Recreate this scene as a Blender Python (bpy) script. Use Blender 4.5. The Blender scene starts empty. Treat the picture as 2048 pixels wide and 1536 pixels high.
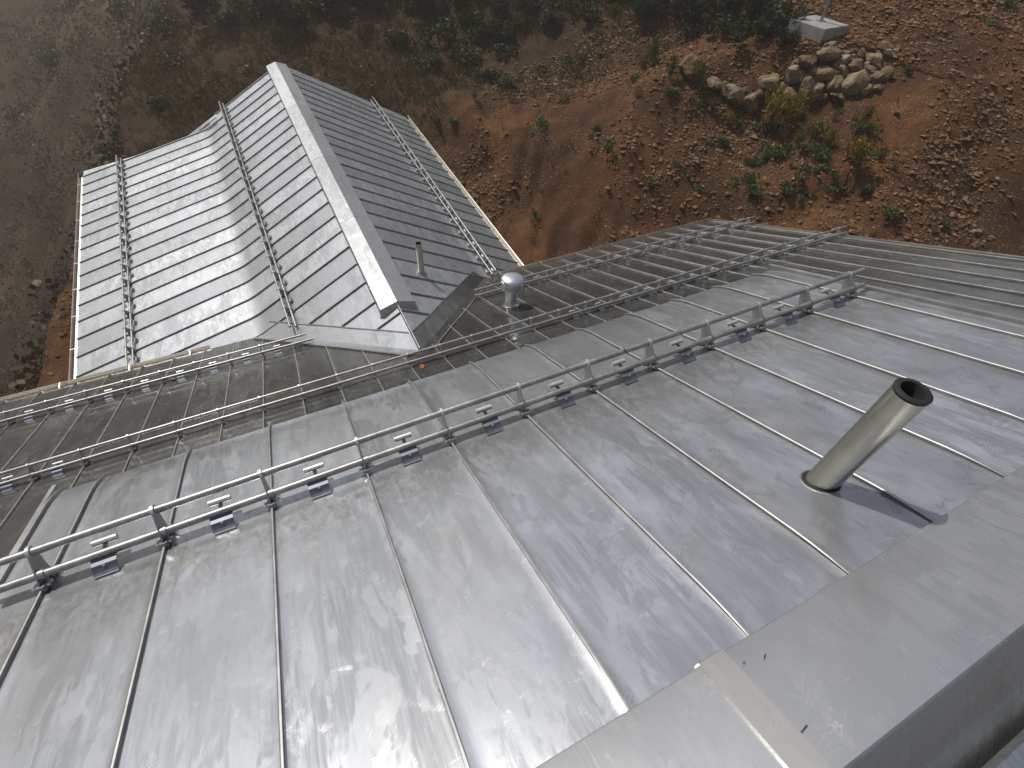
import bpy, math, random
import numpy as np
from mathutils import Matrix, Vector
R = math.radians
scene = bpy.context.scene
col = scene.collection
rng = random.Random(7)

# ------------------------------------------------------------------ camera
CAM = Vector((0.0751, 0.1942, 2.0725))
RIGHT = Vector((0.8983, -0.4363, 0.0485)); DOWN = Vector((-0.3010, -0.6923, -0.6559)); FWD = Vector((0.3198, 0.5746, -0.7534))
import_rot = (2.3842, -0.5258, 0.2620)
def _rodr(r):
    r = np.array(r); t = np.linalg.norm(r); k = r / t
    K = np.array([[0, -k[2], k[1]], [k[2], 0, -k[0]], [-k[1], k[0], 0]])
    return np.eye(3) + math.sin(t) * K + (1 - math.cos(t)) * K @ K
_M = _rodr(import_rot)
RIGHT, DOWN, FWD = (Vector(_M[i]) for i in range(3))
FPX = 995.36                                   # focal length in pixels of a 2048 px wide picture
cam = bpy.data.objects.new('camera', bpy.data.cameras.new('camera')); col.objects.link(cam)
cam.data.sensor_width = 36.0; cam.data.lens = FPX / 2048 * 36; cam.data.clip_start = 0.05; cam.data.clip_end = 2000
cm = Matrix.Identity(4)
for i in range(3):
    cm[i][0] = RIGHT[i]; cm[i][1] = -DOWN[i]; cm[i][2] = -FWD[i]; cm[i][3] = CAM[i]
cam.matrix_world = cm
scene.camera = cam

# ------------------------------------------------------------------ light
SUN = Vector((-0.38, 1.0, 1.42)).normalized()          # towards the sun
world = bpy.data.worlds.new('World'); scene.world = world; world.use_nodes = True
wn = world.node_tree.nodes; wl = world.node_tree.links
sky = wn.new('ShaderNodeTexSky'); sky.sky_type = 'NISHITA'; sky.sun_disc = False
sky.sun_elevation = math.asin(SUN.z); sky.sun_rotation = math.atan2(SUN.x, SUN.y)
sky.altitude = 600; sky.air_density = 1.0; sky.dust_density = 3.0; sky.ozone_density = 1.0
wn['Background'].inputs['Strength'].default_value = 0.095
wl.new(sky.outputs[0], wn['Background'].inputs['Color'])
sl = bpy.data.lights.new('sun', 'SUN'); sl.energy = 4.6; sl.angle = R(0.6); sl.color = (1.0, 0.955, 0.89)
so = bpy.data.objects.new('sun', sl); col.objects.link(so)
so.rotation_euler = SUN.to_track_quat('Z', 'Y').to_euler(); so.location = SUN * 60
vs = scene.view_settings
vs.view_transform = 'Standard'; vs.look = 'None'; vs.gamma = 1.0; vs.use_curve_mapping = False; vs.exposure = 0.50

# ------------------------------------------------------------------ helpers
MW = {}
def parent_to(o, p):
    o.parent = p; o.matrix_parent_inverse = MW[p.name].inverted()
def link(o, M=None, p=None):
    col.objects.link(o)
    if M is not None: o.matrix_world = M
    MW[o.name] = (M.copy() if M is not None else Matrix.Identity(4))
    if p is not None:
        parent_to(o, p)
        if M is not None: o.matrix_basis = M
    return o
class MB:
    def __init__(s): s.v = []; s.f = []
    def add(s, vs_, fs):
        b = len(s.v); s.v += [tuple(v) for v in vs_]; s.f += [tuple(i + b for i in f) for f in fs]; return s
    def box(s, a, b, M=None):
        (x0, y0, z0), (x1, y1, z1) = a, b
        vv = [Vector(q) for q in ((x0,y0,z0),(x1,y0,z0),(x1,y1,z0),(x0,y1,z0),(x0,y0,z1),(x1,y0,z1),(x1,y1,z1),(x0,y1,z1))]
        if M: vv = [M @ q for q in vv]
        return s.add(vv, [(0,3,2,1),(4,5,6,7),(0,1,5,4),(1,2,6,5),(2,3,7,6),(3,0,4,7)])
    def tube(s, a, b, r, n=12, r2=None, cap=True):
        a = Vector(a); b = Vector(b); d = (b - a).normalized()
        u = d.orthogonal().normalized(); w = d.cross(u); r2 = r if r2 is None else r2
        vv = []
        for c, rr in ((a, r), (b, r2)):
            for i in range(n):
                t = 2 * math.pi * i / n; vv.append(c + (u * math.cos(t) + w * math.sin(t)) * rr)
        fs = [(i, (i + 1) % n, n + (i + 1) % n, n + i) for i in range(n)]
        if cap: fs += [tuple(range(n - 1, -1, -1)), tuple(range(n, 2 * n))]
        return s.add(vv, fs)
    def lathe(s, prof, n=32, o=(0, 0, 0)):
        vv = []; m = len(prof)
        for i in range(n):
            t = 2 * math.pi * i / n
            for r, z in prof: vv.append((o[0] + r * math.cos(t), o[1] + r * math.sin(t), o[2] + z))
        fs = []
        for i in range(n):
            j = (i + 1) % n
            for k in range(m - 1): fs.append((i * m + k, j * m + k, j * m + k + 1, i * m + k + 1))
        return s.add(vv, fs)
    def grid(s, rows):
        b = len(s.v); n = len(rows[0])
        for r in rows: s.v += [tuple(q) for q in r]
        for i in range(len(rows) - 1):
            for j in range(n - 1):
                s.f.append((b + i*n + j, b + i*n + j + 1, b + (i+1)*n + j + 1, b + (i+1)*n + j))
        return s
    def extrude_yz(s, poly, x0, x1):          # a plate: outline in (y, z), thickness along x
        n = len(poly)
        vv = [(x0, y, z) for y, z in poly] + [(x1, y, z) for y, z in poly]
        fs = [tuple(range(n - 1, -1, -1)), tuple(range(n, 2 * n))] + [(i, (i + 1) % n, n + (i + 1) % n, n + i) for i in range(n)]
        return s.add(vv, fs)
    def mesh(s, name, mat, smooth=False, sharp=None):
        me = bpy.data.meshes.new(name); me.from_pydata(s.v, [], s.f)
        if mat: me.materials.append(mat)
        if smooth:
            me.polygons.foreach_set('use_smooth', [True] * len(me.polygons))
            if sharp: me.set_sharp_from_angle(angle=R(sharp))
        me.update(); return me
    def build(s, name, mat, p=None, M=None, smooth=False, sharp=None):
        return link(bpy.data.objects.new(name, s.mesh(name, mat, smooth, sharp)), M, p)
def inst(name, me, p=None, M=None): return link(bpy.data.objects.new(name, me), M, p)
def empty(name, loc):
    o = bpy.data.objects.new(name, None); o.empty_display_size = 0.2
    return link(o, Matrix.Translation(loc))
def tag(o, label=None, cat=None, group=None, kind=None):
    if label: o['label'] = label
    if cat: o['category'] = cat
    if group: o['group'] = group
    if kind: o['kind'] = kind
    return o

# ------------------------------------------------------------------ noise
def vnoise(x, y, seed=0):
    x = np.asarray(x, float); y = np.asarray(y, float)
    xi = np.floor(x).astype(np.int64); yi = np.floor(y).astype(np.int64); fx = x - xi; fy = y - yi
    fx = fx * fx * (3 - 2 * fx); fy = fy * fy * (3 - 2 * fy)
    def h(a, b):
        n = (a * 374761393 + b * 668265263 + seed * 1442695041) & 0xffffffff
        n = ((n ^ (n >> 13)) * 1274126177) & 0xffffffff
        return ((n ^ (n >> 16)) & 0xffff) / 65535.0
    a = h(xi, yi); b = h(xi + 1, yi); c = h(xi, yi + 1); d = h(xi + 1, yi + 1)
    return (a + (b - a) * fx) * (1 - fy) + (c + (d - c) * fx) * fy - 0.5
def fbm(x, y, seed=0, o=4):
    s = 0; a = 1
    for i in range(o): s = s + a * vnoise(x, y, seed + i); x = x * 2.03 + 5.1; y = y * 2.03 - 3.7; a *= 0.5
    return s

# ------------------------------------------------------------------ materials
def newmat(name):
    m = bpy.data.materials.new(name); m.use_nodes = True
    return m, m.node_tree.nodes, m.node_tree.links, m.node_tree.nodes['Principled BSDF']
def math_(n, l, op, a, b=None, c=None, clamp=False):
    q = n.new('ShaderNodeMath'); q.operation = op; q.use_clamp = clamp
    for i, v in enumerate((a, b, c)):
        if v is None: continue
        if isinstance(v, (int, float)): q.inputs[i].default_value = v
        else: l.new(v, q.inputs[i])
    return q.outputs[0]
def noise(n, l, vec, scale, det=4, rough=0.6, dist=0.0):
    q = n.new('ShaderNodeTexNoise'); q.inputs['Scale'].default_value = scale; q.inputs['Detail'].default_value = det
    q.inputs['Roughness'].default_value = rough; q.inputs['Distortion'].default_value = dist
    if vec: l.new(vec, q.inputs['Vector'])
    return q.outputs['Fac']
def ramp(n, l, fac, stops):
    q = n.new('ShaderNodeValToRGB'); e = q.color_ramp.elements
    while len(e) < len(stops): e.new(0.5)
    for el, (p, c) in zip(e, stops):
        el.position = p; el.color = (*c, 1) if isinstance(c, tuple) else (c, c, c, 1)
    l.new(fac, q.inputs['Fac']); return q.outputs['Color']
def mapping(n, l, vec, scale=(1,1,1), rot=(0,0,0), loc=(0,0,0)):
    q = n.new('ShaderNodeMapping'); q.inputs['Scale'].default_value = scale; q.inputs['Rotation'].default_value = rot
    q.inputs['Location'].default_value = loc; l.new(vec, q.inputs['Vector']); return q.outputs[0]
def mix(n, l, fac, a, b, mode='MIX'):
    q = n.new('ShaderNodeMix'); q.data_type = 'RGBA'; q.blend_type = mode
    for s, v in ((0, fac), (6, a), (7, b)):
        if isinstance(v, (int, float)): q.inputs[s].default_value = v
        elif isinstance(v, tuple): q.inputs[s].default_value = (*v, 1)
        else: l.new(v, q.inputs[s])
    return q.outputs[2]

def sheet_metal(name, base=(0.60, 0.61, 0.62), rough=0.36, smudge=0.35, wave=0.25, scratch=0.5, dirt=0.4, metal=0.78, dscale=1.0, broad=0.4, band=None):
    """galvanised sheet: metal with spread roughness, hand and boot smears, thin scratches, oil-canning"""
    m, n, l, b = newmat(name)
    tc = n.new('ShaderNodeTexCoord'); oi = n.new('ShaderNodeObjectInfo')
    off = n.new('ShaderNodeVectorMath'); off.operation = 'MULTIPLY_ADD'
    comb = n.new('ShaderNodeCombineXYZ')
    for i, k in enumerate((37.0, 91.0, 53.0)): l.new(math_(n, l, 'MULTIPLY', oi.outputs['Random'], k), comb.inputs[i])
    off.inputs[1].default_value = (1, 1, 1); l.new(tc.outputs['Object'], off.inputs[0]); l.new(comb.outputs[0], off.inputs[2])
    P = off.outputs[0]
    # smears: broad cloudy, wiped along the sheet
    s1 = noise(n, l, mapping(n, l, P, (2.2*dscale, 0.9*dscale, 1)), 1.6, 6, 0.62, 0.8)
    s2 = noise(n, l, mapping(n, l, P, (9*dscale, 1.6*dscale, 4), (0, 0, 0.18)), 1.0, 5, 0.6, 0.6)
    s3 = noise(n, l, mapping(n, l, P, (6*dscale, 3.2*dscale, 5), (0, 0, 0.35)), 1.0, 6, 0.62, 0.5)
    sm = math_(n, l, 'ADD', math_(n, l, 'MULTIPLY', s1, 0.45), math_(n, l, 'ADD', math_(n, l, 'MULTIPLY', s2, 0.22), math_(n, l, 'MULTIPLY', s3, 0.33)))
    smc = ramp(n, l, sm, [(0.40, 0.0), (0.60, 1.0)])
    # boot-print like patches: thresholded warped noise cut by fine stripes
    pn = noise(n, l, mapping(n, l, P, (3.6*dscale, 2.6*dscale, 3), (0, 0, 0.5)), 1.7, 3, 0.5, 1.2)
    pm = ramp(n, l, pn, [(0.56, 0.0), (0.63, 1.0)])
    w = n.new('ShaderNodeTexWave'); w.inputs['Scale'].default_value = 16; w.inputs['Distortion'].default_value = 7; w.inputs['Detail'].default_value = 3; w.inputs['Detail Scale'].default_value = 1.2
    l.new(mapping(n, l, P, (1, 1.3, 1), (0, 0, 0.9)), w.inputs['Vector'])
    patch = math_(n, l, 'MULTIPLY', pm, math_(n, l, 'MULTIPLY_ADD', w.outputs['Fac'], 0.7, 0.3))
    # scratches: thin iso-lines of stretched noise
    sc = None
    for k, (sx, sy, rz) in enumerate(((3, 26, 0.5), (24, 2.4, 0.12), (9, 20, -0.7))):
        q = noise(n, l, mapping(n, l, P, (sx, sy, 3), (0, 0, rz), (k * 7.3, 1.7 * k, 0)), 0.8, 2, 0.5, 0.5)
        line = ramp(n, l, math_(n, l, 'ABSOLUTE', math_(n, l, 'SUBTRACT', q, 0.5)), [(0.0, 1.0), (0.010, 0.0)])
        gate = ramp(n, l, noise(n, l, mapping(n, l, P, (2.6, 2.6, 2.6), (0, 0, 0), (3.1 * k, 0, 5)), 1.5, 2, 0.5), [(0.60, 0.0), (0.70, 1.0)])
        t = math_(n, l, 'MULTIPLY', line, gate)
        sc = t if sc is None else math_(n, l, 'MAXIMUM', sc, t)
    fine = noise(n, l, mapping(n, l, P, (60, 9, 30)), 1.0, 3, 0.6)
    # colour
    c0 = mix(n, l, smc, tuple(v * (1 - 0.42 * dirt) for v in base), base)
    c1 = mix(n, l, math_(n, l, 'MULTIPLY', patch, 0.70 * dirt), c0, (0.27, 0.28, 0.285))
    warm = ramp(n, l, noise(n, l, mapping(n, l, P, (1.3, 0.7, 1), (0, 0, 0), (9, 4, 2)), 1.2, 4, 0.6), [(0.50, 0.0), (0.75, 1.0)])
    c2 = mix(n, l, math_(n, l, 'MULTIPLY', warm, 0.30 * dirt), c1, (0.56, 0.50, 0.43))
    c3 = mix(n, l, math_(n, l, 'MULTIPLY', sc, 0.5 * scratch), c2, (0.80, 0.80, 0.78))
    # dark wiped strokes and dull handling marks: patches with fairly crisp edges, combed by fine bristle lines
    stroke = None
    for k, (sx, sy, rz, lo) in enumerate(((5.5, 1.3, -0.30, .505), (7.5, 2.4, 0.55, .53), (3.0, 2.2, 0.1, .55))):
        pa_ = noise(n, l, mapping(n, l, P, (sx*dscale, sy*dscale, 3), (0, 0, rz), (4 + 5*k, 8 - 3*k, 1)), 1.0, 4, 0.58, 0.7)
        ed = ramp(n, l, pa_, [(lo, 0.0), (lo + .035, 1.0)])
        br = ramp(n, l, noise(n, l, mapping(n, l, P, (62, 2.5, 3), (0, 0, rz), (k, 2*k, 3)), 1.0, 2, 0.5, 0.4), [(0.36, 0.35), (0.60, 1.0)])
        t = math_(n, l, 'MULTIPLY', math_(n, l, 'MULTIPLY', ed, br), (1.0, 0.9, 0.8)[k])
        stroke = t if stroke is None else math_(n, l, 'MAXIMUM', stroke, t)
    area = ramp(n, l, math_(n, l, 'ADD', noise(n, l, mapping(n, l, P, (1.1, .55, 1), (0, 0, 0), (2, 6, 9)), 1.0, 2, .5), math_(n, l, 'MULTIPLY_ADD', oi.outputs['Random'], .16, -.08)), [(.40, .12), (.60, 1.0)])
    stroke = math_(n, l, 'MULTIPLY', stroke, area)
    c3 = mix(n, l, math_(n, l, 'MULTIPLY', stroke, 1.0 * dirt), c3, tuple(v * .55 for v in base))
    lt_a = ramp(n, l, noise(n, l, mapping(n, l, P, (4*dscale, 13*dscale, 3), (0, 0, 0.3), (8, 2, 6)), 1.0, 5, 0.7, 1.2), [(0.58, 0.0), (0.68, 1.0)])
    c3 = mix(n, l, math_(n, l, 'MULTIPLY', math_(n, l, 'MULTIPLY', lt_a, pm), 0.6 * scratch), c3, tuple(min(1, v * 1.32) for v in base))
    if band:                                             # scuffed, dusty strip where people stand at the snow guard
        sep = n.new('ShaderNodeSeparateXYZ'); l.new(tc.outputs['Object'], sep.inputs[0]); yy = math_(n, l, 'ADD', sep.outputs[1], math_(n, l, 'MULTIPLY', s3, .25))
        q0 = n.new('ShaderNodeMapRange'); q0.interpolation_type = 'SMOOTHSTEP'; l.new(yy, q0.inputs[0]); q0.inputs[1].default_value = band[0]; q0.inputs[2].default_value = band[0] + .35
        q1 = n.new('ShaderNodeMapRange'); q1.interpolation_type = 'SMOOTHSTEP'; l.new(yy, q1.inputs[0]); q1.inputs[1].default_value = band[1] + .18; q1.inputs[2].default_value = band[1]
        bd = math_(n, l, 'MULTIPLY', q0.outputs[0], q1.outputs[0])
        scf = ramp(n, l, noise(n, l, mapping(n, l, P, (16, 9, 4), (0, 0, .6)), 1.0, 6, .72, 1.0), [(.40, 0.0), (.62, 1.0)])
        c3 = mix(n, l, math_(n, l, 'MULTIPLY', math_(n, l, 'MULTIPLY', scf, bd), .8), c3, (0.30, 0.29, 0.27))
    tone = math_(n, l, 'MULTIPLY_ADD', oi.outputs['Random'], .20, .88)
    hv = n.new('ShaderNodeHueSaturation'); l.new(c3, hv.inputs['Color']); l.new(tone, hv.inputs['Value']); c3 = hv.outputs[0]
    l.new(c3, b.inputs['Base Color'])
    b.inputs['Metallic'].default_value = metal
    rr = math_(n, l, 'MULTIPLY_ADD', smc, -smudge * 0.45, rough + smudge * 0.25)
    rr = math_(n, l, 'MULTIPLY_ADD', patch, 0.12, rr); rr = math_(n, l, 'MULTIPLY_ADD', stroke, -0.05, rr)
    rr = math_(n, l, 'MULTIPLY_ADD', fine, 0.06, math_(n, l, 'SUBTRACT', rr, 0.03))
    rr = math_(n, l, 'MULTIPLY_ADD', oi.outputs['Random'], 0.07, math_(n, l, 'SUBTRACT', rr, 0.035), True)
    l.new(rr, b.inputs['Roughness'])
    # oil-canning + dents + brushed grain
    b1 = n.new('ShaderNodeBump'); b1.inputs['Strength'].default_value = wave; b1.inputs['Distance'].default_value = 0.03
    l.new(noise(n, l, mapping(n, l, P, (2.4, 1.1, 1)), 1.0, 2, 0.45, 0.3), b1.inputs['Height'])
    b2 = n.new('ShaderNodeBump'); b2.inputs['Strength'].default_value = 0.10; b2.inputs['Distance'].default_value = 0.004
    h = math_(n, l, 'ADD', math_(n, l, 'MULTIPLY', fine, 0.25), math_(n, l, 'ADD', math_(n, l, 'MULTIPLY', s3, 0.35), math_(n, l, 'MULTIPLY', sc, -0.5)))
    l.new(h, b2.inputs['Height']); l.new(b1.outputs[0], b2.inputs['Normal']); l.new(b2.outputs[0], b.inputs['Normal'])
    if broad > 0:
        g2 = n.new('ShaderNodeBsdfAnisotropic'); g2.distribution = 'GGX'; g2.inputs['Roughness'].default_value = 0.64
        l.new(c3, g2.inputs['Color']); l.new(b1.outputs[0], g2.inputs['Normal'])
        mx = n.new('ShaderNodeMixShader'); mx.inputs[0].default_value = broad
        l.new(b.outputs[0], mx.inputs[1]); l.new(g2.outputs[0], mx.inputs[2]); l.new(mx.outputs[0], n['Material Output'].inputs['Surface'])
    return m

def plain_metal(name, base, rough, var=0.12, bump=0.06, scale=20, metal=1.0):
    m, n, l, b = newmat(name)
    tc = n.new('ShaderNodeTexCoord')
    q = noise(n, l, tc.outputs['Object'], scale, 5, 0.65)
    q2 = noise(n, l, tc.outputs['Object'], scale * 0.2, 3, 0.6)
    s = math_(n, l, 'MULTIPLY', math_(n, l, 'ADD', q, q2), 0.5)
    l.new(ramp(n, l, s, [(0.3, tuple(v * (1 - var * 2) for v in base)), (0.7, base)]), b.inputs['Base Color'])
    b.inputs['Metallic'].default_value = metal
    l.new(math_(n, l, 'MULTIPLY_ADD', s, 0.3, rough - 0.15), b.inputs['Roughness'])
    bp = n.new('ShaderNodeBump'); bp.inputs['Strength'].default_value = bump; bp.inputs['Distance'].default_value = 0.003
    l.new(q, bp.inputs['Height']); l.new(bp.outputs[0], b.inputs['Normal'])
    return m
def matte(name, c0, c1, scale, rough=0.85, bump=0.3, dist=0.02, spec=0.3):
    m, n, l, b = newmat(name)
    tc = n.new('ShaderNodeTexCoord')
    q = noise(n, l, tc.outputs['Object'], scale, 6, 0.65)
    l.new(ramp(n, l, q, [(0.32, c0), (0.68, c1)]), b.inputs['Base Color'])
    b.inputs['Roughness'].default_value = rough; b.inputs['Specular IOR Level'].default_value = spec
    bp = n.new('ShaderNodeBump'); bp.inputs['Strength'].default_value = bump; bp.inputs['Distance'].default_value = dist
    l.new(q, bp.inputs['Height']); l.new(bp.outputs[0], b.inputs['Normal'])
    return m

M_UP   = sheet_metal('upper_sheet', (0.585, 0.625, 0.66), 0.22, 0.28, 0.035, 0.9, 0.85, metal=.82, broad=.24, band=(1.80, 2.27))
M_LOW  = sheet_metal('lower_sheet', (0.375, 0.38, 0.37), 0.17, 0.22, 0.045, 0.7, 0.9, metal=.96, broad=.14)  # same metal as the upper sheet, darkened to paint in its duller reflection
M_WING = sheet_metal('wing_sheet', (0.64, 0.68, 0.715), 0.25, 0.28, 0.045, 0.5, 0.55, metal=.88, dscale=0.8, broad=.32)
M_CAP  = sheet_metal('cap_sheet', (0.50, 0.52, 0.535), 0.30, 0.20, 0.045, 0.8, 0.32, metal=.86, dscale=1.3, broad=.32)
M_SEAM = plain_metal('seam_metal', (0.46, 0.46, 0.455), 0.50, 0.25, 0.05, 9, .85)
M_SEAMB = plain_metal('seam_bright', (0.66, 0.65, 0.62), 0.38, 0.2, 0.05, 9, .9)  # lower-roof seams: brighter copy of the seam metal, reflections put into the colour
M_TUBE = plain_metal('galvanised_tube', (0.46, 0.445, 0.43), 0.42, 0.28, 0.10, 30, .72)
M_BRKT = plain_metal('bracket_steel', (0.40, 0.405, 0.41), 0.42, 0.18, 0.05, 24, .85)
M_BOLT = plain_metal('bolt_zinc', (0.72, 0.70, 0.67), 0.36, 0.1, 0.0, 30, .7)
M_PIPE = plain_metal('stainless_pipe', (0.66, 0.63, 0.55), 0.25, 0.16, 0.05, 7)
M_VENT = plain_metal('vent_aluminium', (0.74, 0.75, 0.77), 0.26, 0.06, 0.04, 14)
M_GUT  = plain_metal('gutter_zinc', (0.55, 0.53, 0.48), 0.42, 0.12, 0.04, 5)
M_RUB  = matte('black_rubber', (0.012, 0.011, 0.012), (0.022, 0.02, 0.022), 14, 0.7, 0.1, 0.003)
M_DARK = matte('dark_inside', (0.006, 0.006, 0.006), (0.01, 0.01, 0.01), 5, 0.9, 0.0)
M_WALL = matte('plaster_wall', (0.42, 0.39, 0.34), (0.50, 0.47, 0.42), 3, 0.9, 0.2, 0.01)
M_CONC = matte('concrete', (0.20, 0.20, 0.19), (0.31, 0.31, 0.30), 4, 0.9, 0.3, 0.01)
M_WOOD = matte('roof_deck', (0.10, 0.07, 0.05), (0.14, 0.10, 0.07), 5, 0.8, 0.2)

# ------------------------------------------------------------------ terrain height
CTRL = np.array([
 (23.82,17.41,-3.85),(24.5,18.2,-3.78),(25.4,19.2,-3.6),(23.45,17.15,-3.82),(25.2,17.1,-3.75),(23.6,19.0,-3.75),(24.51,16.35,-4.21),(23.13,16.49,-6.03),(19.36,20.37,-5.51),(21.20,18.94,-6.20),(14.89,17.50,-8.98),
 (11.94,24.24,-8.98),(9.57,27.53,-9.15),(9.91,17.08,-11.4),(11.70,18.65,-10.4),(9.64,22.85,-10.9),(18.01,12.76,-8.81),
 (16.13,15.05,-9.67),(25.38,6.49,-7.77),(31.96,14.47,-2.39),(17.57,35.31,-6.03),(22.32,27.54,-4.64),(20.03,23.53,-6.73),
 (16.58,28.07,-7.77),(-0.49,53.64,-8.98),(-1.35,37.28,-9.67),(6.94,36.10,-8.46),(24.39,11.59,-5.34),(21.34,11.65,-6.90),(18.42,16.75,-8.29),
 (-7.2,19.3,-12.3),(-7.0,26.0,-12.0),(-8.0,34.0,-11.5),(-7.5,13.0,-12.5),(-8.8,8.0,-12.8),(0,10,-12.2),(3,16,-12.0),(6.5,20,-11.8),(3,24,-11.6),
 (12,10,-11.5),(14,6,-11.0),(13,0,-11.2),(16,8,-9.9),(0,0,-12.5),(-12,-6,-13.5),(12,-14,-12.5),(24,-8,-9.0),(34,2,-4.0),
 (30,25,-1.5),(40,20,-1.2),(45,0,-2.5),(38,-25,-6),(0,-40,-15),(-30,-30,-15),
 (28,40,-1.0),(15,50,-2.5),(0,70,-4.0),(20,80,7.0),(45,60,4.0),(60,20,-2.0),(-20,80,-9),(-14,20,-12.2),(-14,30,-11.8),(-14,12,-12.6),(-14,42,-10.5),(-20,5,-13),
 (0,110,6),(-50,110,-4),(60,100,8),(90,40,-3),(90,-40,-8),(-60,50,-11),(-60,-40,-14)])
def tps_fit(P):
    n = len(P); d = np.hypot(P[:, None, 0] - P[None, :, 0], P[:, None, 1] - P[None, :, 1])
    K = np.where(d > 0, d * d * np.log(np.maximum(d, 1e-9)), 0) + 1.2 * np.eye(n)
    Q = np.c_[np.ones(n), P[:, :2]]
    A = np.block([[K, Q], [Q.T, np.zeros((3, 3))]])
    return np.linalg.solve(A, np.r_[P[:, 2], 0, 0, 0])
_w = tps_fit(CTRL)
def base_h(x, y):
    x = np.asarray(x, float); y = np.asarray(y, float)
    sh = x.shape; x = x.ravel(); y = y.ravel(); out = np.empty_like(x)
    x = np.clip(x, -70, 95); y = np.clip(y, -60, 112)
    for i in range(0, len(x), 20000):
        a = x[i:i+20000]; b = y[i:i+20000]
        d2 = (a[:, None] - CTRL[None, :, 0]) ** 2 + (b[:, None] - CTRL[None, :, 1]) ** 2
        K = 0.5 * d2 * np.log(np.maximum(d2, 1e-12))
        out[i:i+20000] = K @ _w[:-3] + _w[-3] + _w[-2] * a + _w[-1] * b
    return out.reshape(sh)
def sstep(a, b, v):
    t = np.clip((v - a) / (b - a), 0, 1); return t * t * (3 - 2 * t)
EDGE_Y = np.array([-60, 4, 12, 19, 24, 30, 36, 46, 60, 90, 140.]); EDGE_X = np.array([-14, -11, -9.6, -9.0, -8.6, -7.4, -6.0, -4.2, -1, 8, 20.])
def valley_drop(x, y):
    d = np.maximum(0.0, np.interp(y, EDGE_Y, EDGE_X) + .5 * fbm(x * .3, y * .3, 41, 3) * 2 - x)
    return d, 62 * (1 - np.exp(-d / 42.0)) * sstep(0, 2.5, d) - 170 * sstep(90, 300, d)
def raw_h(x, y):
    x = np.asarray(x, float); y = np.asarray(y, float)
    d, dr = valley_drop(x, y)
    return base_h(x + np.maximum(0, d - 1.5), y) - dr
CREST = np.array([(8.6, 29.5), (9.57, 27.5), (11.94, 24.24), (13.4, 20.6), (14.89, 17.5), (17.0, 15.2), (20.0, 12.5)])
def crest_sd(x, y):
    best = np.full(np.shape(x), 1e9); sg = np.zeros(np.shape(x))
    for (ax, ay), (bx, by) in zip(CREST[:-1], CREST[1:]):
        dx, dy = bx - ax, by - ay; t = np.clip(((x - ax) * dx + (y - ay) * dy) / (dx * dx + dy * dy), 0, 1)
        d = np.hypot(x - ax - t * dx, y - ay - t * dy); cr = np.sign(dx * (y - ay) - dy * (x - ax)); m_ = d < best
        best = np.where(m_, d, best); sg = np.where(m_, cr, sg)
    return best * sg + .5 * vnoise(x * .7, y * .7, 19)
def height(x, y):
    x = np.asarray(x, float); y = np.asarray(y, float)
    h = raw_h(x, y)
    h = h + 55 * sstep(75, 260, np.hypot(x - 5, y - 10)) * sstep(0, 90, y - x * .9)
    dv, _ = valley_drop(x, y); h = h + sstep(4, 30, dv) * (7 * fbm(x * .035, y * .035, 61, 4) + 1.5 * fbm(x * .2, y * .2, 62, 3))
    far = 1 - sstep(45, 90, np.hypot(x - 10, y - 20)) * 0.6
    bank = np.exp(-(((x - 11.5) / 4.0) ** 2 + ((y - 19) / 6.0) ** 2))
    h = h + 0.55 * fbm(x * 0.28, y * 0.28, 3) * far + 0.30 * fbm(x * 1.1, y * 1.1, 11, 3) + 0.10 * fbm(x * 3.6, y * 3.6, 23, 2)
    sd = crest_sd(x, y); h = h + .75 * (sstep(-1.5, .35, sd) - .5) * np.exp(-(sd / 3.0) ** 2)     # lip of the cut bank
    pad = np.exp(-(((x - 24.4) / 1.6) ** 2 + ((y - 18.1) / 1.6) ** 2) ** 2); h = h * (1 - .85 * pad) + .85 * pad * (-3.76 + .12 * (x - 24.4) * .5)
    h = h + bank * 0.9 * (np.abs(vnoise(x * 1.1 - y * 0.8, x * 0.12 + y * 0.16, 31)) * 2 - 0.5)      # washed rills in the cut
    # keep the ground out of the house
    ins = ((x > -7.0) & (x < 13.4) & (y < 11.2)) | ((x > -6.2) & (x < 7.2) & (y < 24.4))
    h = np.where(ins, np.minimum(h, -10.8), h)
    return h
def at(u, v, lift=0.0):
    d = (RIGHT * ((u - 1024) / FPX) + DOWN * ((v - 768) / FPX) + FWD).normalized()
    ts = np.linspace(12, 160, 1200)
    X = CAM.x + d.x * ts; Y = CAM.y + d.y * ts; Z = CAM.z + d.z * ts
    g = Z - raw_h(X, Y); i = np.argmax(g < 0)
    if g[i] >= 0: i = len(ts) - 1
    t = ts[i]; x = CAM.x + d.x * t; y = CAM.y + d.y * t
    return Vector((x, y, float(height(np.array([x]), np.array([y]))[0]) + lift))
def mpp(P): return (P - CAM).dot(FWD) / FPX          # metres per (2048-wide) pixel at a place

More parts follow.
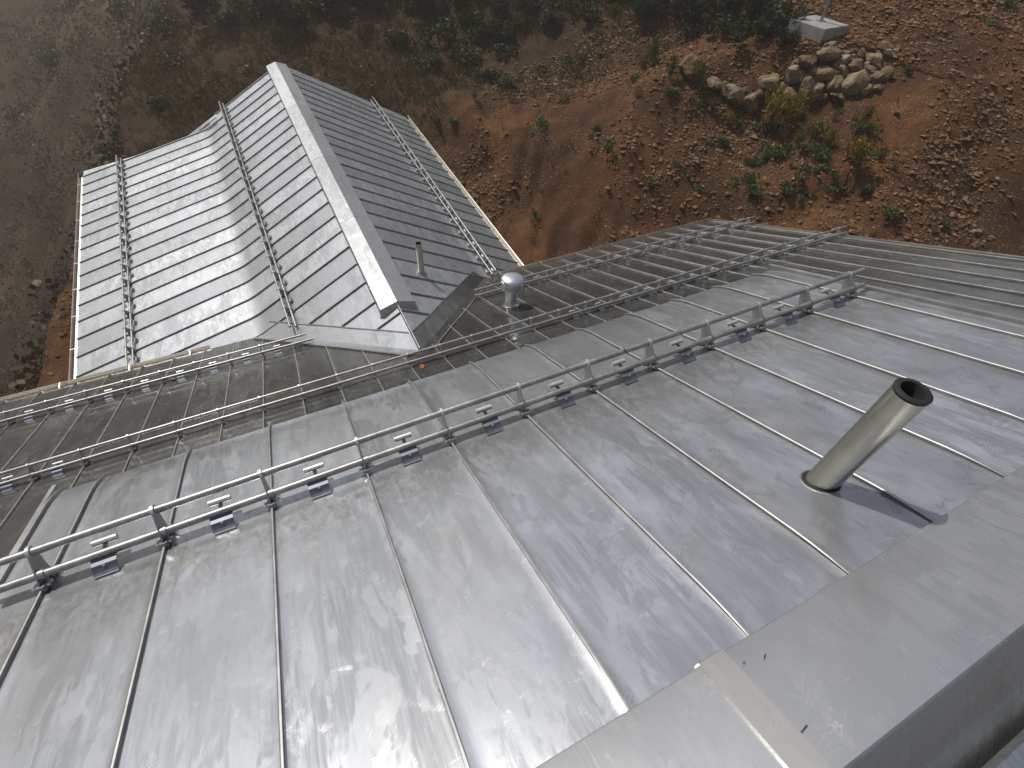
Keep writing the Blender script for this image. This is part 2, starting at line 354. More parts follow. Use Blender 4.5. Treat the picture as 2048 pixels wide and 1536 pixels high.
# ------------------------------------------------------------------ ground
def soil_material():
    m, n, l, b = newmat('stony_soil')
    g = n.new('ShaderNodeNewGeometry'); P = g.outputs['Position']
    a = noise(n, l, P, 0.22, 5, 0.6, 0.5); f = noise(n, l, P, 2.2, 8, 0.7); ff = noise(n, l, P, 11, 6, 0.7)
    c = ramp(n, l, a, [(0.30, (0.040, 0.018, 0.008)), (0.50, (0.086, 0.038, 0.0145)), (0.70, (0.165, 0.071, 0.024))])
    c = mix(n, l, ramp(n, l, f, [(0.35, 0.0), (0.7, 1.0)]), mix(n, l, 0.65, c, (0.040, 0.023, 0.014)), c)
    v = n.new('ShaderNodeTexVoronoi'); v.inputs['Scale'].default_value = 7.0; l.new(P, v.inputs['Vector'])
    v2 = n.new('ShaderNodeTexVoronoi'); v2.inputs['Scale'].default_value = 17.0; l.new(P, v2.inputs['Vector'])
    st = math_(n, l, 'MULTIPLY', ramp(n, l, v.outputs['Distance'], [(0.22, 1.0), (0.38, 0.0)]), ramp(n, l, noise(n, l, P, 0.7, 3, 0.6), [(0.42, 0.0), (0.62, 1.0)]))
    hue = ramp(n, l, v.outputs['Color'], [(0.2, (0.20, 0.125, 0.075)), (0.6, (0.26, 0.18, 0.115)), (0.9, (0.16, 0.12, 0.09))])
    c = mix(n, l, math_(n, l, 'MULTIPLY', st, 0.6), c, hue)
    st2 = ramp(n, l, v2.outputs['Distance'], [(0.2, 1.0), (0.34, 0.0)])
    c = mix(n, l, math_(n, l, 'MULTIPLY', st2, 0.28), c, (0.24, 0.16, 0.10))
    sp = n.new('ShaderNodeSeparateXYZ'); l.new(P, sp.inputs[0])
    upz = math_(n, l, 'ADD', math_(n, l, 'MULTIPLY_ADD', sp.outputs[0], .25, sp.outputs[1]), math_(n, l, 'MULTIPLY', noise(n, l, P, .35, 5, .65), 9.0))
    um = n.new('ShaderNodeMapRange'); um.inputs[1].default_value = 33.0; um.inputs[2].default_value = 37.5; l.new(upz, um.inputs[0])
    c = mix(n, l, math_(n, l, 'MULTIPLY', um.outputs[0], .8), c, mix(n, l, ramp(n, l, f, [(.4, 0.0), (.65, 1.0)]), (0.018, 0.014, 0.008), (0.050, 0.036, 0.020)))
    dist = n.new('ShaderNodeVectorMath'); dist.operation = 'DISTANCE'; l.new(P, dist.inputs[0]); dist.inputs[1].default_value = (20, 18, -6)
    wood = ramp(n, l, noise(n, l, P, 0.09, 6, 0.7), [(0.38, (0.022, 0.020, 0.012)), (0.52, (0.048, 0.037, 0.023)), (0.66, (0.095, 0.066, 0.042))])
    fd = n.new('ShaderNodeMapRange'); fd.inputs[1].default_value = 45; fd.inputs[2].default_value = 70; l.new(dist.outputs['Value'], fd.inputs[0])
    c = mix(n, l, fd.outputs[0], c, wood)
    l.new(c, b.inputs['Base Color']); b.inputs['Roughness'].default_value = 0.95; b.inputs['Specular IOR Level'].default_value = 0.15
    h = math_(n, l, 'ADD', math_(n, l, 'MULTIPLY', f, 1.0), math_(n, l, 'ADD', math_(n, l, 'MULTIPLY', ff, 0.35), math_(n, l, 'ADD', math_(n, l, 'MULTIPLY', st, 0.3), math_(n, l, 'MULTIPLY', st2, 0.12))))
    bp = n.new('ShaderNodeBump'); bp.inputs['Strength'].default_value = 0.9; bp.inputs['Distance'].default_value = 0.12
    l.new(h, bp.inputs['Height']); l.new(bp.outputs[0], b.inputs['Normal'])
    return m
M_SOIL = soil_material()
def lines(a, b, c, d, fine, coarse):
    v = list(np.arange(b, c, fine)); t = b; s = fine
    while t > a: s *= coarse; t -= s; v.insert(0, t)
    t = v[-1]; s = fine
    while t < d: s *= coarse; t += s; v.append(t)
    return np.array(v)
gx = lines(-420, -13, 36, 400, 0.26, 1.06); gy = lines(-320, 5, 50, 470, 0.26, 1.06)
GX, GY = np.meshgrid(gx, gy)
GZ = height(np.clip(GX, -330, 330), GY)
nx, ny = len(gx), len(gy)
idx = np.arange(nx * ny).reshape(ny, nx)
me = bpy.data.meshes.new('hillside_ground')
me.from_pydata(np.c_[GX.ravel(), GY.ravel(), GZ.ravel()].tolist(), [], np.c_[idx[:-1, :-1].ravel(), idx[:-1, 1:].ravel(), idx[1:, 1:].ravel(), idx[1:, :-1].ravel()].tolist())
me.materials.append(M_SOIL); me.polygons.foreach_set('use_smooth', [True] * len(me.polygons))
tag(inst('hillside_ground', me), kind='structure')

# ------------------------------------------------------------------ house: frames of the roof planes
aA, aB = 0.3984, 0.41718
def frame(o, x, y, z):
    m = Matrix.Identity(4)
    for i in range(3): m[i][0] = x[i]; m[i][1] = y[i]; m[i][2] = z[i]; m[i][3] = o[i]
    return m
FA = frame((0, 0, 0), (1, 0, 0), (0, math.cos(aA), -math.sin(aA)), (0, math.sin(aA), math.cos(aA)))
FB = frame((0, 0, -1.612), (1, 0, 0), (0, math.cos(aB), -math.sin(aB)), (0, math.sin(aB), math.cos(aB)))
house = empty('house', (3.0, 8.0, -11.5))
tag(house, 'large house with standing-seam sheet metal roofs, a stepped upper roof and a long gabled wing', 'house')

W = 0.6
PROF = [-.300, -.294, -.284, -.270, -.254, -.236, -.215, -.19, -.10, 0, .10, .19, .215, .236, .254, .270, .284, .294, .300]
def edge_rise(d): return 0.007 * max(0.0, 1 - d / 0.060) ** 2
def panel(x0, x1, rows, bot=None, nprof=None):
    """sheet between two seams; rows = list of (distance down the slope, height offset)"""
    w = x1 - x0; xs = [x0 + (p + 0.3) / 0.6 * w for p in PROF] if w > 0.3 else [x0 + w * k / 8 for k in range(9)]
    mb = MB(); out = []
    s0, s1 = rows[0][0], rows[-1][0]
    for s, dz in rows:
        r = []
        for x in xs:
            ss = s if bot is None else s0 + (s - s0) / (s1 - s0) * (bot(x) - s0)
            r.append((x, ss, dz + edge_rise(min(x - x0, x1 - x)) + 0.004))
        out.append(r)
    mb.grid(out); return mb
SEAMP = [(-.0025, -.004), (-.0025, .013), (-.0072, .014), (-.0076, .0215), (-.003, .0245), (.0042, .0238), (.0046, .0145), (.0025, .013), (.0025, -.004)]
def seam(x, rows, scale=1.0):
    mb = MB(); n = len(SEAMP); out = []
    for s, dz, hs in rows: out.append([(x + px * scale, s, dz + .012 + (pz * hs if pz > 0 else pz)) for px, pz in SEAMP])
    mb.grid(out)
    b = len(mb.v); mb.f.append(tuple(range(n))); mb.f.append(tuple(range(b - 1, b - n - 1, -1)))
    return mb

# ---- upper roof (the near, higher slope)
SK, XA0, XA1 = 3.5238, -1.994, 5.20
def liftA(s):
    dz = 0.0
    if s > 3.22: dz -= 0.042 * ((s - 3.22) / 0.304) ** 2
    if s < 0.44: dz -= 0.013 * ((0.44 - s) / 0.24) ** 2  # flattened near the cap, shaped to imitate sunlight bounced off the cap edge
    return dz
ROWA = [.12, .2, .24, .28, .34, .42, .52, .62, .9, 1.3, 1.7, 2.1, 2.5, 2.9, 3.22, 3.3, 3.37, 3.43, 3.48, SK]
rowsA = [(s, liftA(s)) for s in ROWA] + [(SK + .004, liftA(SK) - .04)]
deck = MB().box((XA0 + .01, .1, -.16), (XA1 - .01, SK - .03, -.075)).build('upper_roof', M_WOOD, house, FA)
seamsA = [-1.712 + W * i for i in range(12)]
pm_ = panel(-.3, .3, rowsA).mesh('panel', M_UP, True, 40)
for i in range(11): inst('panel', pm_, deck, FA @ Matrix.Translation((seamsA[i] + .3, 0, 0)))
panel(XA0, seamsA[0], rowsA).build('panel', M_UP, deck, FA, True, 40)
panel(seamsA[-1], XA1 - .05, rowsA).build('panel', M_UP, deck, FA, True, 40)
def seam_rowsA():
    out = []
    for s in ROWA:
        hs = 1.0
        if s < .5: hs = .28 + .72 * max(0, (s - .22) / .28)
        if s > 3.45: hs = 1 - .25 * (s - 3.45) / .074
        out.append((s, liftA(s), hs))
    return out
sm_ = seam(0, seam_rowsA(), 1.15).mesh('seam', M_SEAM)
for x in seamsA + [XA0 + .012]: inst('seam', sm_, deck, FA @ Matrix.Translation((x, 0, 0)))
def verge(x0, x1, s0, s1, h, drop):
    mb = MB(); mb.box((x0, s0, -.05), (x1, s1, h)); mb.box((x1 - .004 if x1 > 0 else x0 - .001, s0, -drop), (x1 + .001 if x1 > 0 else x0 + .004, s1, h - .01)); return mb
verge(XA1 - .05, XA1, .1, SK, .045, .22).build('verge_trim', M_SEAM, deck, FA)
verge(XA0 - .03, XA0, .1, SK, .03, .22).build('verge_trim', M_SEAM, deck, FA)
MB().box((XA0, SK - .12, -.20), (XA1, SK - .08, -.055)).build('fascia', M_WALL, deck, FA)

# ridge cap of the upper roof: two folded cover sheets and a joint strip
def cap_piece(x0, x1, dz, wd=0.0):
    mb = MB(); y0, ya, y2 = .228 + wd, -.20, -.63 - wd
    c = math.tan(aA); za = .05 / math.cos(aA) + .20 * c + dz
    zf = .05 / math.cos(aA) - y0 * c + dz; zb = zf
    prof = [(y0 - .002, zf - .055), (y0, zf - .03), (y0, zf - .003), (y0 - .004, zf + .001), (ya + .012, za - .005), (ya, za - .0005), (ya - .012, za - .007), (ya - .70, za - .94), (ya - .70, za - 1.0)]
    xs = [x0 + (x1 - x0) * k / 6 for k in range(7)]
    mb.grid([[(x, y, z) for x in xs] for y, z in prof])
    if wd > 0:
        for x in (x0, x1): mb.f.append(tuple(range(len(mb.v), len(mb.v) + len(prof)))); mb.v += [(x, y, z) for y, z in prof]
    return mb
cap_piece(-2.05, 1.06, 0.0).build('ridge_cap', M_CAP, deck, None, True, 30)
cap_piece(1.07, 5.26, -0.004).build('ridge_cap', M_CAP, deck, None, True, 30)
M_STRIP = sheet_metal('strip_sheet', (0.66, 0.64, 0.60), 0.26, 0.15, 0.03, 0.5, 0.25, metal=.88, broad=.3)
cap_piece(1.003, 1.121, 0.018, .010).build('cap_joint_strip', M_STRIP, deck, None, True, 30)
# walls of the upper storey and rear slope
MB().box((XA0 + .35, -3.0, -4.2), (XA1 - .35, 2.75, -1.35)).build('upper_wall', M_WALL, house)
rear = MB(); c = math.tan(aA)
rear.add([(XA0, -.5, -.12), (XA1, -.5, -.12), (XA1, -3.9, -.12 - 3.4 * c), (XA0, -3.9, -.12 - 3.4 * c), (XA0, -.5, -.2), (XA1, -.5, -.2), (XA1, -3.9, -.2 - 3.4 * c), (XA0, -3.9, -.2 - 3.4 * c)],
         [(3, 2, 1, 0), (4, 5, 6, 7), (0, 1, 5, 4), (1, 2, 6, 5), (2, 3, 7, 6), (3, 0, 4, 7)])
rear.build('rear_slope', M_UP, house)
for sx in (XA0 + .36, XA1 - .36):
    MB().add([(sx, 2.75, -1.40), (sx, .1, -.22), (sx, -.5, -.22), (sx, -3.0, -1.40)], [(0, 1, 2, 3)]).build('gable_wall', M_WALL, house)

# ---- lower main roof
APX = Vector((1.685, 6.636, -4.553)); YE = 9.95; TE = YE / math.cos(aB); XB0, XB1 = -8.86, 12.27
tan28 = math.tan(R(28)); VK = 1.2005
def valley_y(x): return APX.y + VK * abs(x - APX.x)
def botB(x): return min(YE, valley_y(x)) / math.cos(aB)
ROWB = [0.35, 2.0, 4.0, 6.0, 7.0, 8.0, 9.0, 10.0, TE]
deckB = MB()
n_ = 24; xsB = sorted([XB0 + .01 + (XB1 - XB0 - .02) * k / 40 for k in range(41)] + [APX.x, -1.076, 4.446])
for top in (-.012, -.10): deckB.grid([[(x, .3, top) for x in xsB], [(x, botB(x) - .02, top) for x in xsB]])
deckB = deckB.build('lower_main_roof', M_WOOD, house, FB)
seamsB = [-4.0601 + W * j for j in range(-8, 28)]
pmB = panel(-.3, .3, [(s, 0) for s in ROWB]).mesh('panel', M_LOW, True, 40)
smB = seam(0, [(s, 0, 1.0) for s in ROWB[:-1]] + [(TE - .03, 0, .95)], 1.3).mesh('seam', M_SEAMB)
for j, x in enumerate(seamsB):
    bx = botB(x)
    if bx > TE - 1e-6: inst('seam', smB, deckB, FB @ Matrix.Translation((x, 0, 0)))
    else: seam(0, [(.35 + (bx - .22 - .35) * k / 6, 0, 1.0) for k in range(7)], 1.3).build('seam', M_SEAMB, deckB, FB @ Matrix.Translation((x, 0, 0)))
    if j + 1 == len(seamsB): panel(x, XB1 - .05, [(s, 0) for s in ROWB]).build('panel', M_LOW, deckB, FB, True, 40); continue
    x2 = seamsB[j + 1]
    if botB(x) > TE - 1e-6 and botB(x2) > TE - 1e-6 and botB((x + x2) / 2) > TE - 1e-6: inst('panel', pmB, deckB, FB @ Matrix.Translation((x + .3, 0, 0)))
    else:
        cx = (x + x2) / 2
        panel(-.3, .3, [(s, 0) for s in ROWB], lambda q, cx=cx: botB(q + cx)).build('panel', M_LOW, deckB, FB @ Matrix.Translation((cx, 0, 0)), True, 40)
verge(XB1 - .05, XB1 + .03, .35, TE, .05, .25).build('verge_trim', M_GUT, deckB, FB)

# ---- gutters
def gutter(name, a, b, out, p, w=.13, d=.10, step=.6, lip=.014):
    """open box gutter from a to b; out = horizontal direction away from the roof"""
    a = Vector(a); b = Vector(b); out = Vector(out).normalized(); up = Vector((0, 0, 1))
    prof = [(-.05, .01), (0, 0), (0.0, -d * .8), (.015, -d), (w - .015, -d), (w, -d * .8), (w, lip), (w + .012, lip + .006), (w + .014, lip - .004)]
    mb = MB(); mb.grid([[a + out * q + up * z for q, z in prof], [b + out * q + up * z for q, z in prof]])
    for e in (a, b): mb.f.append(tuple(range(len(mb.v), len(mb.v) + 6))); mb.v += [tuple(e + out * q + up * z) for q, z in prof[1:7]]
    g = mb.build(name, M_GUT, p)
    L = (b - a).length; dr = (b - a) / L; k = .3
    strap = MB()
    while k < L:
        o = a + dr * k; strap = MB()
        strap.add([o + out * q + up * z + dr * e for e in (-.012, .012) for q, z in ((-.03, .022), (w * .5, .026), (w + .016, .024), (w + .016, -.01))],
                  [(0, 1, 5, 4), (1, 2, 6, 5), (2, 3, 7, 6)])
        strap.build('gutter_strap', M_BRKT, g); k += step * (1 + .04 * math.sin(k * 7))
    return g
zE = -1.612 - math.tan(aB) * YE
gutter('gutter', (-8.86, YE - .01, zE + .005), (-2.17, YE - .01, zE - .012), (0, 1, 0), house, step=1.2)
gutter('gutter', (4.62, YE - .01, zE - .012), (12.30, YE - .01, zE + .005), (0, 1, 0), house, step=1.2)
MB().add([(-2.17, YE - .01, zE + .004), (-1.08, YE - .01, zE + .004), (-1.08, YE + .03, zE - .14), (-2.17, YE + .03, zE - .14)], [(0, 1, 2, 3)]).build('drip_edge', M_GUT, house)
# ---- wing
def xk(y): return -1.08 - .021 * (y - 10)
def zs(x): return APX.z - abs(x - APX.x) * tan28
def xe(y): return -5.30 - .043 * (y - 11.27)
def ze(y): return -7.075 - .0107 * (y - 11.27)
def xr(y): return 6.15 + .0285 * (y - 11.02)
YL0, YL1, YR1 = 9.25, 22.85, 23.35
def low_end(x): return 21.75 + .19 * (-1.336 - x)
wing_l = MB().add([(1.6, 9.9, zs(1.6) - .03), (1.6, 22.8, zs(1.6) - .03), (xk(22), 21.7, zs(xk(22)) - .03), (xk(10), 9.96, zs(xk(10)) - .03), (xe(10), 9.4, ze(10) - .03), (xe(22), 21.7, ze(22) - .03), (1.6, 6.9, zs(1.6) - .03)],
                  [(0, 1, 2, 3), (3, 2, 5, 4), (0, 3, 6)]).build('wing_left_slope', M_WOOD, house)
wing_r = MB().add([(1.77, 6.9, zs(1.77) - .03), (1.77, 23.3, zs(1.77) - .03), (xr(23.3) - .03, 23.3, zs(xr(23.3)) - .03), (xr(9.4) - .03, 9.4, zs(xr(9.4)) - .03), (4.2, 9.8, zs(4.2) - .03)],
                  [(0, 4, 3, 2, 1)]).build('wing_right_slope', M_WOOD, house)
NL = Vector((-math.sin(R(28)), 0, math.cos(R(28)))); NR = Vector((math.sin(R(28)), 0, math.cos(R(28))))
def strip(pa, pb, nrm, mat, name, p, lift=.004, nx_=10):
    """sheet between two polylines (same count): pa at one seam, pb at the next; normals per point"""
    mb = MB(); rows = []
    fr = [0, .015, .035, .06, .09, .13, .2, .35, .5, .65, .8, .87, .91, .94, .965, .985, 1]
    for a, b, n in zip(pa, pb, nrm):
        L = (b - a).length
        rows.append([a + (b - a) * f + n * (lift + edge_rise(min(f, 1 - f) * L)) for f in fr])
    mb.grid(rows); return mb.build(name, mat, p, None, True, 40)
def seam_path(pts, nrm, side, mat, p, scale=1.7):
    mb = MB(); rows = []
    for q, n in zip(pts, nrm): rows.append([q + side * (px * scale) + n * (.012 + (pz * 1.35 if pz > 0 else pz)) for px, pz in SEAMP])
    mb.grid(rows); n_ = len(SEAMP); b = len(mb.v); mb.f.append(tuple(range(n_))); mb.f.append(tuple(range(b - 1, b - n_ - 1, -1)))
    return mb.build('seam', mat, p)
def pathL(y, low=True):
    xv = APX.x - max(0.0, y - APX.y) / VK           # where the valley cuts this line
    x0 = APX.x - .02
    N2 = Vector((-(zs(xk(y)) - ze(y)), 0, xk(y) - xe(y))).normalized()
    if y < 9.95: xs_ = [x0 + (xv - x0) * k / 5 for k in range(6)]; return [Vector((x, y, zs(x))) for x in xs_], [NL] * 6
    k_ = xk(y); pts = []; nr = []
    for f in (0, .25, .5, .75, .93): x = x0 + (k_ - x0) * f; pts.append(Vector((x, y, zs(x)))); nr.append(NL)
    nm = (NL + N2).normalized()
    r = .16                                                # eased bend instead of a sharp fold
    xb = k_ - r; zb = zs(k_) + (ze(y) - zs(k_)) * (xb - k_) / (xe(y) - k_)
    xa = k_ + r; za = zs(xa)
    pts.pop(); nr.pop()
    for t in (0, .25, .5, .75, 1):
        x = (1-t)**2 * xa + 2*t*(1-t) * k_ + t*t * xb; z = (1-t)**2 * za + 2*t*(1-t) * zs(k_) + t*t * zb
        pts.append(Vector((x, y, z))); nr.append((NL * (1 - t) + N2 * t).normalized())
    for f in (.25, .5, .75, 1): 
        x = xb + (xe(y) - xb) * f; pts.append(Vector((x, y, zb + (ze(y) - zb) * f))); nr.append(N2)
    return pts, nr
ysL = [11.40 + .716 * m for m in range(-7, 16)]
ysL = [y for y in ysL if 6.7 < y < 22.2]
for k, y in enumerate(ysL):
    pts, nr = pathL(y)
    if y < 9.95: pts = [pts[0].lerp(pts[-1] + (pts[0] - pts[-1]).normalized() * .50, k_ / (len(pts) - 1)) for k_ in range(len(pts))]
    if (pts[0] - pts[-1]).length > .12 and (pts[-1].x < pts[0].x - .1): seam_path(pts, nr, Vector((0, 1, 0)), M_SEAM, wing_l)
edges = [6.66] + ysL
for a, b in zip(edges[:-1], edges[1:]):
    if a < 9.95 < b:                                       # the sheet at the inner corner: split at the valley end
        pa, na = pathL(a); pc = [Vector((APX.x - .02 + (xk(9.951) - APX.x + .02) * k / 5, 9.951, 0)) for k in range(6)]
        for q in pc: q.z = zs(q.x)
        strip(pa, pc, [NL] * 6, M_WING, 'panel', wing_l)
        pa, na = pathL(9.9511); pb, nb = pathL(b); strip(pa, pb, na, M_WING, 'panel', wing_l); continue
    pa, na = pathL(a); pb, nb = pathL(b); strip(pa, pb, na, M_WING, 'panel', wing_l)
# under the main eave the low sheets run on
for a, b in ((9.30, 9.951),):
    f = [k / 4 for k in range(5)]
    pa = [Vector((-1.3 + (xe(a) + 1.3) * t, a, 0)) for t in f]; pb = [Vector((-1.3 + (xe(b) + 1.3) * t, b, 0)) for t in f]
    for q in pa + pb: q.z = zs(xk(q.y)) + (ze(q.y) - zs(xk(q.y))) * (q.x - xk(q.y)) / (xe(q.y) - xk(q.y))
    strip(pa, pb, [Vector((0, 0, 1))] * 5, M_WING, 'panel', wing_l)
# far end: last sheets, the steep part runs on past the low one
ya = ysL[-1]
pa, na = pathL(ya); pb, nb = pathL(ya)
pb = [Vector((q.x, low_end(q.x) if q.x < -1.0 else 22.3, q.z)) for q in pb]
strip(pa[:5], [Vector((q.x, YL1, q.z)) for q in pa[:5]], na[:5], M_WING, 'panel', wing_l)
strip(pa[4:], [Vector((q.x, max(ya + .02, low_end(q.x)), q.z)) for q in pa[4:]], na[4:], M_WING, 'panel', wing_l)
tail = [Vector((x, 0, zs(x))) for x in (-.9, -1.4, -2.0, -2.65)]
strip([Vector((q.x, 21.6, q.z - .02)) for q in tail], [Vector((q.x, 22.9 + .02 * k, q.z - .02)) for k, q in enumerate(tail)], [NL] * 4, M_WING, 'panel', wing_l)
for yy in (22.0, 22.55): seam_path([Vector((q.x, yy, q.z - .02)) for q in tail], [NL] * 4, Vector((0, 1, 0)), M_SEAM, wing_l)
seam_path([Vector((x, YL1 - .02, zs(x))) for x in (1.6, .5, -.9)], [NL] * 3, Vector((0, 1, 0)), M_SEAM, wing_l)
def pathR(y):
    x0 = APX.x + .02; xv = APX.x + max(0.0, y - APX.y) / VK; x1 = xv if y < 9.95 else xr(y)
    return [Vector((x0 + (x1 - x0) * k / 6, y, zs(x0 + (x1 - x0) * k / 6))) for k in range(7)], [NR] * 7
ysR = [10.68 + .70 * m for m in range(-6, 18)]
ysR = [y for y in ysR if 6.7 < y < 23.1]
for y in ysR:
    pts, nr = pathR(y)
    if y < 9.95: pts = [pts[0].lerp(pts[-1] + (pts[0] - pts[-1]).normalized() * .50, k_ / (len(pts) - 1)) for k_ in range(len(pts))]
    if pts[-1].x > pts[0].x + .1: seam_path(pts, nr, Vector((0, 1, 0)), M_SEAM, wing_r)
edges = [6.66] + ysR + [YR1]
for a, b in zip(edges[:-1], edges[1:]):
    pa, na = pathR(a); pb, nb = pathR(b)
    if a < 9.95 < b:
        x1 = 4.4475; pc = [Vector((APX.x + .02 + (x1 - APX.x - .02) * k / 6, 9.951, 0)) for k in range(7)]
        for q in pc: q.z = zs(q.x)
        strip(pa, pc, na, M_WING, 'panel', wing_r); pa, na = pathR(9.9511)
    strip(pa, pb, na, M_WING, 'panel', wing_r)
fr_ = [k / 3 for k in range(4)]
strip([Vector((4.6 + (xr(9.3) - 4.6) * t, 9.30, zs(4.6 + (xr(9.3) - 4.6) * t))) for t in fr_], [Vector((4.5 + (xr(9.95) - 4.5) * t, 9.951, zs(4.5 + (xr(9.95) - 4.5) * t))) for t in fr_], [NR] * 4, M_WING, 'panel', wing_r)
# wing ridge: cover sheets in lengths
def wing_cap(y0, y1, p):
    h = .19; d = .36; c = tan28
    prof = [(-d - .002, -d * c + .004), (-d, -d * c + h - .004), (-d + .004, -d * c + h), (-.012, .108 - .004), (0, .108), (.012, .108 - .004), (d - .004, -d * c + h), (d, -d * c + h - .004), (d + .002, -d * c + .004)]
    ys_ = [y0 + (y1 - y0) * k / 5 for k in range(6)]
    mb = MB(); mb.grid([[(APX.x + q, y, APX.z + z) for y in ys_] for q, z in prof])
    return mb.build('ridge_cap', M_CAP, p, None, True, 12)
cy = [8.05, 11.45, 14.85, 18.75, 23.0]
caps = [wing_cap(a + .004, b - .004, house) for a, b in zip(cy[:-1], cy[1:])]
for y in cy[1:-1]: MB().box((APX.x - .355, y - .004, APX.z - .14), (APX.x + .355, y + .004, APX.z - .139)).build('cap_joint', M_DARK, house)
h = .19; d = .36; c = tan28
for y, sgn in ((8.052, -1), (22.998, 1)):
    MB().add([(APX.x - d, y, APX.z - d * c + h), (APX.x, y, APX.z + .107), (APX.x + d, y, APX.z - d * c + h), (APX.x + d + .03, y + .03 * sgn, APX.z - (d + .03) * c + .006), (APX.x, y + .06 * sgn, APX.z + .006), (APX.x - d - .03, y + .03 * sgn, APX.z - (d + .03) * c + .006)],
             [(0, 1, 4, 5), (1, 2, 3, 4)]).build('cap_end', M_CAP, house)
# ridge fold ahead of the cap
seam_path([APX + Vector((0, .05 + 1.4 * t, .0)) for t in (0, .5, 1)], [Vector((0, 0, 1))] * 3, Vector((1, 0, 0)), M_SEAM, house)
# valleys: sheet on the wing side, sheet on the main side, folded edges
def valley(sgn, name):
    ex = -1.076 if sgn < 0 else 4.446
    A = APX.copy(); B = Vector((ex, 9.95, zs(ex))); N = NL if sgn < 0 else NR
    NB = Vector((0, math.sin(aB), math.cos(aB))); d = (B - A).normalized()
    wv = N.cross(d); wv = wv if wv.y > 0 else -wv            # up onto the wing
    mv = NB.cross(d); mv = mv if mv.y < 0 else -mv           # up onto the main roof
    a0, b0 = A + d * .03, B - d * .02
    mb = MB()
    ww, mw = .36, .26
    A1 = a0 + d * .42
    mb.add([a0 + N * .03, b0 + N * .03, b0 + wv * ww + N * .022, A1 + wv * ww + N * .022], [(0, 1, 2, 3) if sgn > 0 else (3, 2, 1, 0)])
    mb.add([a0 + NB * .03 - d * .0, b0 + NB * .03, b0 + mv * mw * .7 + NB * .024, a0 + d * .05 + mv * mw + NB * .024], [(0, 1, 2, 3)])
    v = mb.build(name, M_WING if sgn < 0 else M_LOW, house)
    mb = MB(); n = 8
    for off, nn, hh in ((wv * ww, N, .038), (mv * mw * .85, NB, .030)):
        rows = []
        for k in range(n + 1):
            q = (A1 if nn is N else a0 + d * .1) ; q = q + (b0 + off - q - off) * (k / n) + off
            wob = (.006 * math.sin(k * 2.1 + sgn)) * off.normalized()
            o_ = off.normalized()
            rows.append([q + wob - o_ * .008, q + wob - o_ * .008 + nn * hh, q + wob + o_ * .012 + nn * (hh + .004), q + wob + o_ * .012])
        mb.grid(rows)
    mb.build('folded_edge', M_SEAM, v)
valley(-1, 'valley_flashing'); valley(1, 'valley_flashing')
gutter('gutter', (xe(9.6) + .01, 9.6, ze(9.6) - .01), (xe(22.6) + .01, 22.5, ze(22.6) - .01), (-1, -.043, 0), house, w=.15, step=1.3)
gutter('gutter', (xr(9.4) - .01, 9.4, zs(xr(9.4)) - .01), (xr(23.4) - .01, 23.45, zs(xr(23.4)) - .01), (1, -.0285, 0), house, w=.14, step=1.3, lip=.03)
# walls under the roofs
MB().box((-8.4, -3, -12.6), (11.8, 9.4, -6.75)).build('wall', M_WALL, house)
MB().box((-4.4, 9.0, -12.6), (5.5, 22.2, -7.55)).build('wall', M_WALL, house)
MB().add([(-4.3, 22.19, -7.5), (5.4, 22.19, -7.5), (5.4, 22.19, -6.75), (1.685, 22.19, -4.75), (-1.2, 22.19, -6.3), (-4.3, 22.19, -6.95)], [(0, 1, 2, 3, 4, 5)]).build('gable_wall', M_WALL, house)
MB().add([(11.79, -3, -6.7), (11.79, 9.4, -6.7), (11.79, 9.4, -5.9), (11.79, .2, -1.9), (11.79, -3, -3.4)], [(0, 1, 2, 3, 4)]).build('gable_wall', M_WALL, house)
MB().add([(XB0, .3, -1.80), (XB1, .3, -1.80), (XB1, -4, -3.7), (XB0, -4, -3.7)], [(3, 2, 1, 0)]).build('rear_slope', M_LOW, house)

